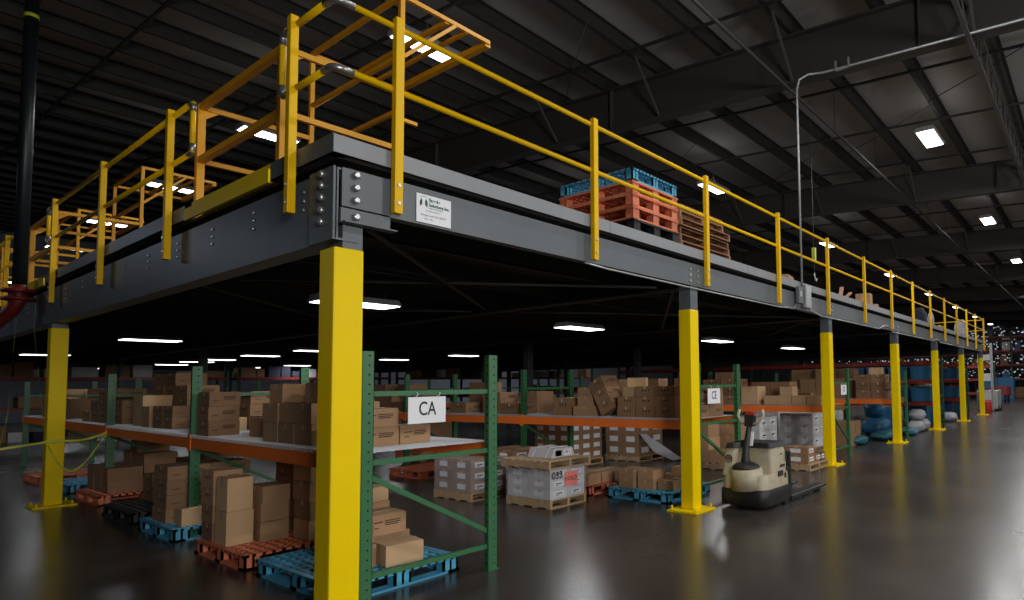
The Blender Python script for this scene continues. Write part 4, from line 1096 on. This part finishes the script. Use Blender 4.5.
# far racks with dotted white goods
for i, (x, y0) in enumerate(((60, -6), (66, -10))):
    t = empty('far_rack', (x, y0, 0), 0, ['tall dark storage rack across the far end of the hall', 'tallest dark rack against the far right wall'][i], 'storage rack', 'racks at the far end of the hall')
    for y in range(0, 29, 4):
        MB().box(0, y-.06, 0, .12, y+.06, 6).build('post', M['greend'], t)
    bmz = MB()
    for z in (1.6, 2.9, 4.2, 5.5): bmz.box(0, 0, z, .1, 28, z+.12)
    bmz.build('beams', M['reddeck'], t)
    sh = MB()
    for z in (1.6, 2.9, 4.2, 5.5): sh.box(.1, 0, z+.06, 2.0, 28, z+.12)
    sh.build('shelves', M['darksteel'], t)
    g = MB(); r3 = random.Random(40+i)
    for z in (0.0, 1.72, 3.02, 4.32, 5.62):
        y = .3
        while y < 27.5:
            w = r3.uniform(.3, .9); hh = r3.uniform(.3, 1.0)
            if r3.random() < .7: g.m(r3.choice([0, 0, 1, 2, 3])); g.box(.3, y, z, 1.4, y+w, z+hh)
            y += w+r3.uniform(.1, .5)
    o = g.build('shelf_goods', [M['navy'], M['whitecard'], M['carddark'], M['blue']]); o.location = (x, y0, .001)
    tag(o, 'mixed goods crowding the '+['racks across the far end', 'racks against the far right wall'][i], 'goods', kind='stuff')
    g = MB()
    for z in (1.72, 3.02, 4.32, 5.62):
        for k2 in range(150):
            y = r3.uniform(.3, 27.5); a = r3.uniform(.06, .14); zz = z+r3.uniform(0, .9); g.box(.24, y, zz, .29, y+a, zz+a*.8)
    o = g.build('white_tags', mat('glowing_tag', (.8, .8, .85), .4, emit=(.8, .85, 1), estr=.35)); o.location = (x, y0, 0)  # glow put into the tag material by emission; tags are no lamps
    tag(o, 'scattered white tags made to glow on the '+['racks across the far end', 'racks against the far right wall'][i], 'tags', kind='stuff')
for i in range(2):
    for j in range(2):
        tote(55.2, 1.4+1.25*i, j*.92, 1.2, 1.2, .9, 'blue', 'light blue crate in the stack at the far end of the right aisle', 'light blue crates at the far end')
for i in range(2):
    tote(56, -3.0+1.3*i, 0, 1.2, 1.2, .9, 'blue', 'blue crate on the floor at the far right edge', 'blue crates at the far right')
stack(56, -2.9, .93, 1, 2, 1, 1.1, 1.1, .8, 'light', 'on blue crates at the far right edge', uniq=False)

# ------------------------------------------------------------ deep background racks under the platform (back left/centre)
bgy = 19
bgr = random.Random(11)
for i, x in enumerate((-6, 1.5, 9, 17, 25)):
    t = empty('storage_rack', (x, 27.5, 0), 0, ['dim storage rack far behind the dim yellow column', 'dim storage rack far behind the CA rack shelf', 'dim storage rack seen between the CA sign and far post', 'dim storage rack far behind the CE rack', 'dim storage rack far behind the third column'][i], 'storage rack', 'dim racks at the back of the hall')
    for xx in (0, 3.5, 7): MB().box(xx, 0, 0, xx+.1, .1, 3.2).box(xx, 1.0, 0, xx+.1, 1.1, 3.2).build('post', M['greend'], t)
    b = MB()
    for z in (1.1, 2.2): b.box(0, -.02, z, 7.1, .03, z+.12).box(0, 1.07, z, 7.1, 1.12, z+.12)
    b.build('beams', M['reddeck'], t)
    s = MB()
    for z in (1.1, 2.2): s.box(0, .04, z+.06, 7.1, 1.06, z+.11)
    s.build('shelves', M['darksteel'], t)
    g = MB()
    for z in (0.002, 1.215, 2.315):
        xx = .15
        while xx < 6.6:
            w = bgr.uniform(.3, .8); hh = bgr.uniform(.25, .62)
            if bgr.random() < .75: g.m(bgr.choice([0, 0, 1, 2, 3])); g.box(xx, .1, z, xx+w, 1.0, z+hh)
            xx += w+bgr.uniform(.02, .3)
    o = g.build('shelf_goods', [M['carddark'], M['whitecard'], M['navy'], M['card']]); o.location = (x, 27.5, 0)
    tag(o, 'mixed boxes filling the '+t['label'], 'goods', kind='stuff')

tag(MB_STUFF.build('background_cartons', [M['card'], M['carddark'], M['whitecard'], M['white']]), 'brown cartons crowding the dim racks deep under the platform', 'cartons', kind='stuff')
# ------------------------------------------------------------ world + camera
w = bpy.data.worlds.new('world'); SC.world = w; w.use_nodes = True
w.node_tree.nodes['Background'].inputs[0].default_value = (.05, .055, .06, 1); w.node_tree.nodes['Background'].inputs[1].default_value = .5
cam = bpy.data.cameras.new('camera'); co = bpy.data.objects.new('camera', cam); COL.objects.link(co)
R2 = Vector((.5619685896, -.8270053198, -.0159218492)); U2 = Vector((-.0369473822, -.0443269042, .9983336198)); F = Vector((.8263328810, .5604438657, .0554660095))
mm = Matrix((R2, U2, -F)).transposed().to_4x4(); mm.translation = Vector((-2.1429, -4.5189, 1.7))
co.matrix_world = mm
cam.sensor_width = 36; cam.lens = 604.2802/1024*36; cam.shift_x = (512-687.8685)/1024; cam.shift_y = (350.2746-300)/1024
cam.clip_start = .05; cam.clip_end = 300
SC.camera = co
SC.view_settings.view_transform = 'Standard'; SC.view_settings.look = 'None'; SC.view_settings.exposure = 0
SC.cycles.max_bounces = 6; SC.cycles.diffuse_bounces = 3; SC.cycles.glossy_bounces = 3; SC.cycles.transparent_max_bounces = 8
SC.cycles.sample_clamp_indirect = 3; SC.cycles.use_light_tree = True; SC.cycles.caustics_reflective = False; SC.cycles.caustics_refractive = False
SC.cycles.use_denoising = True
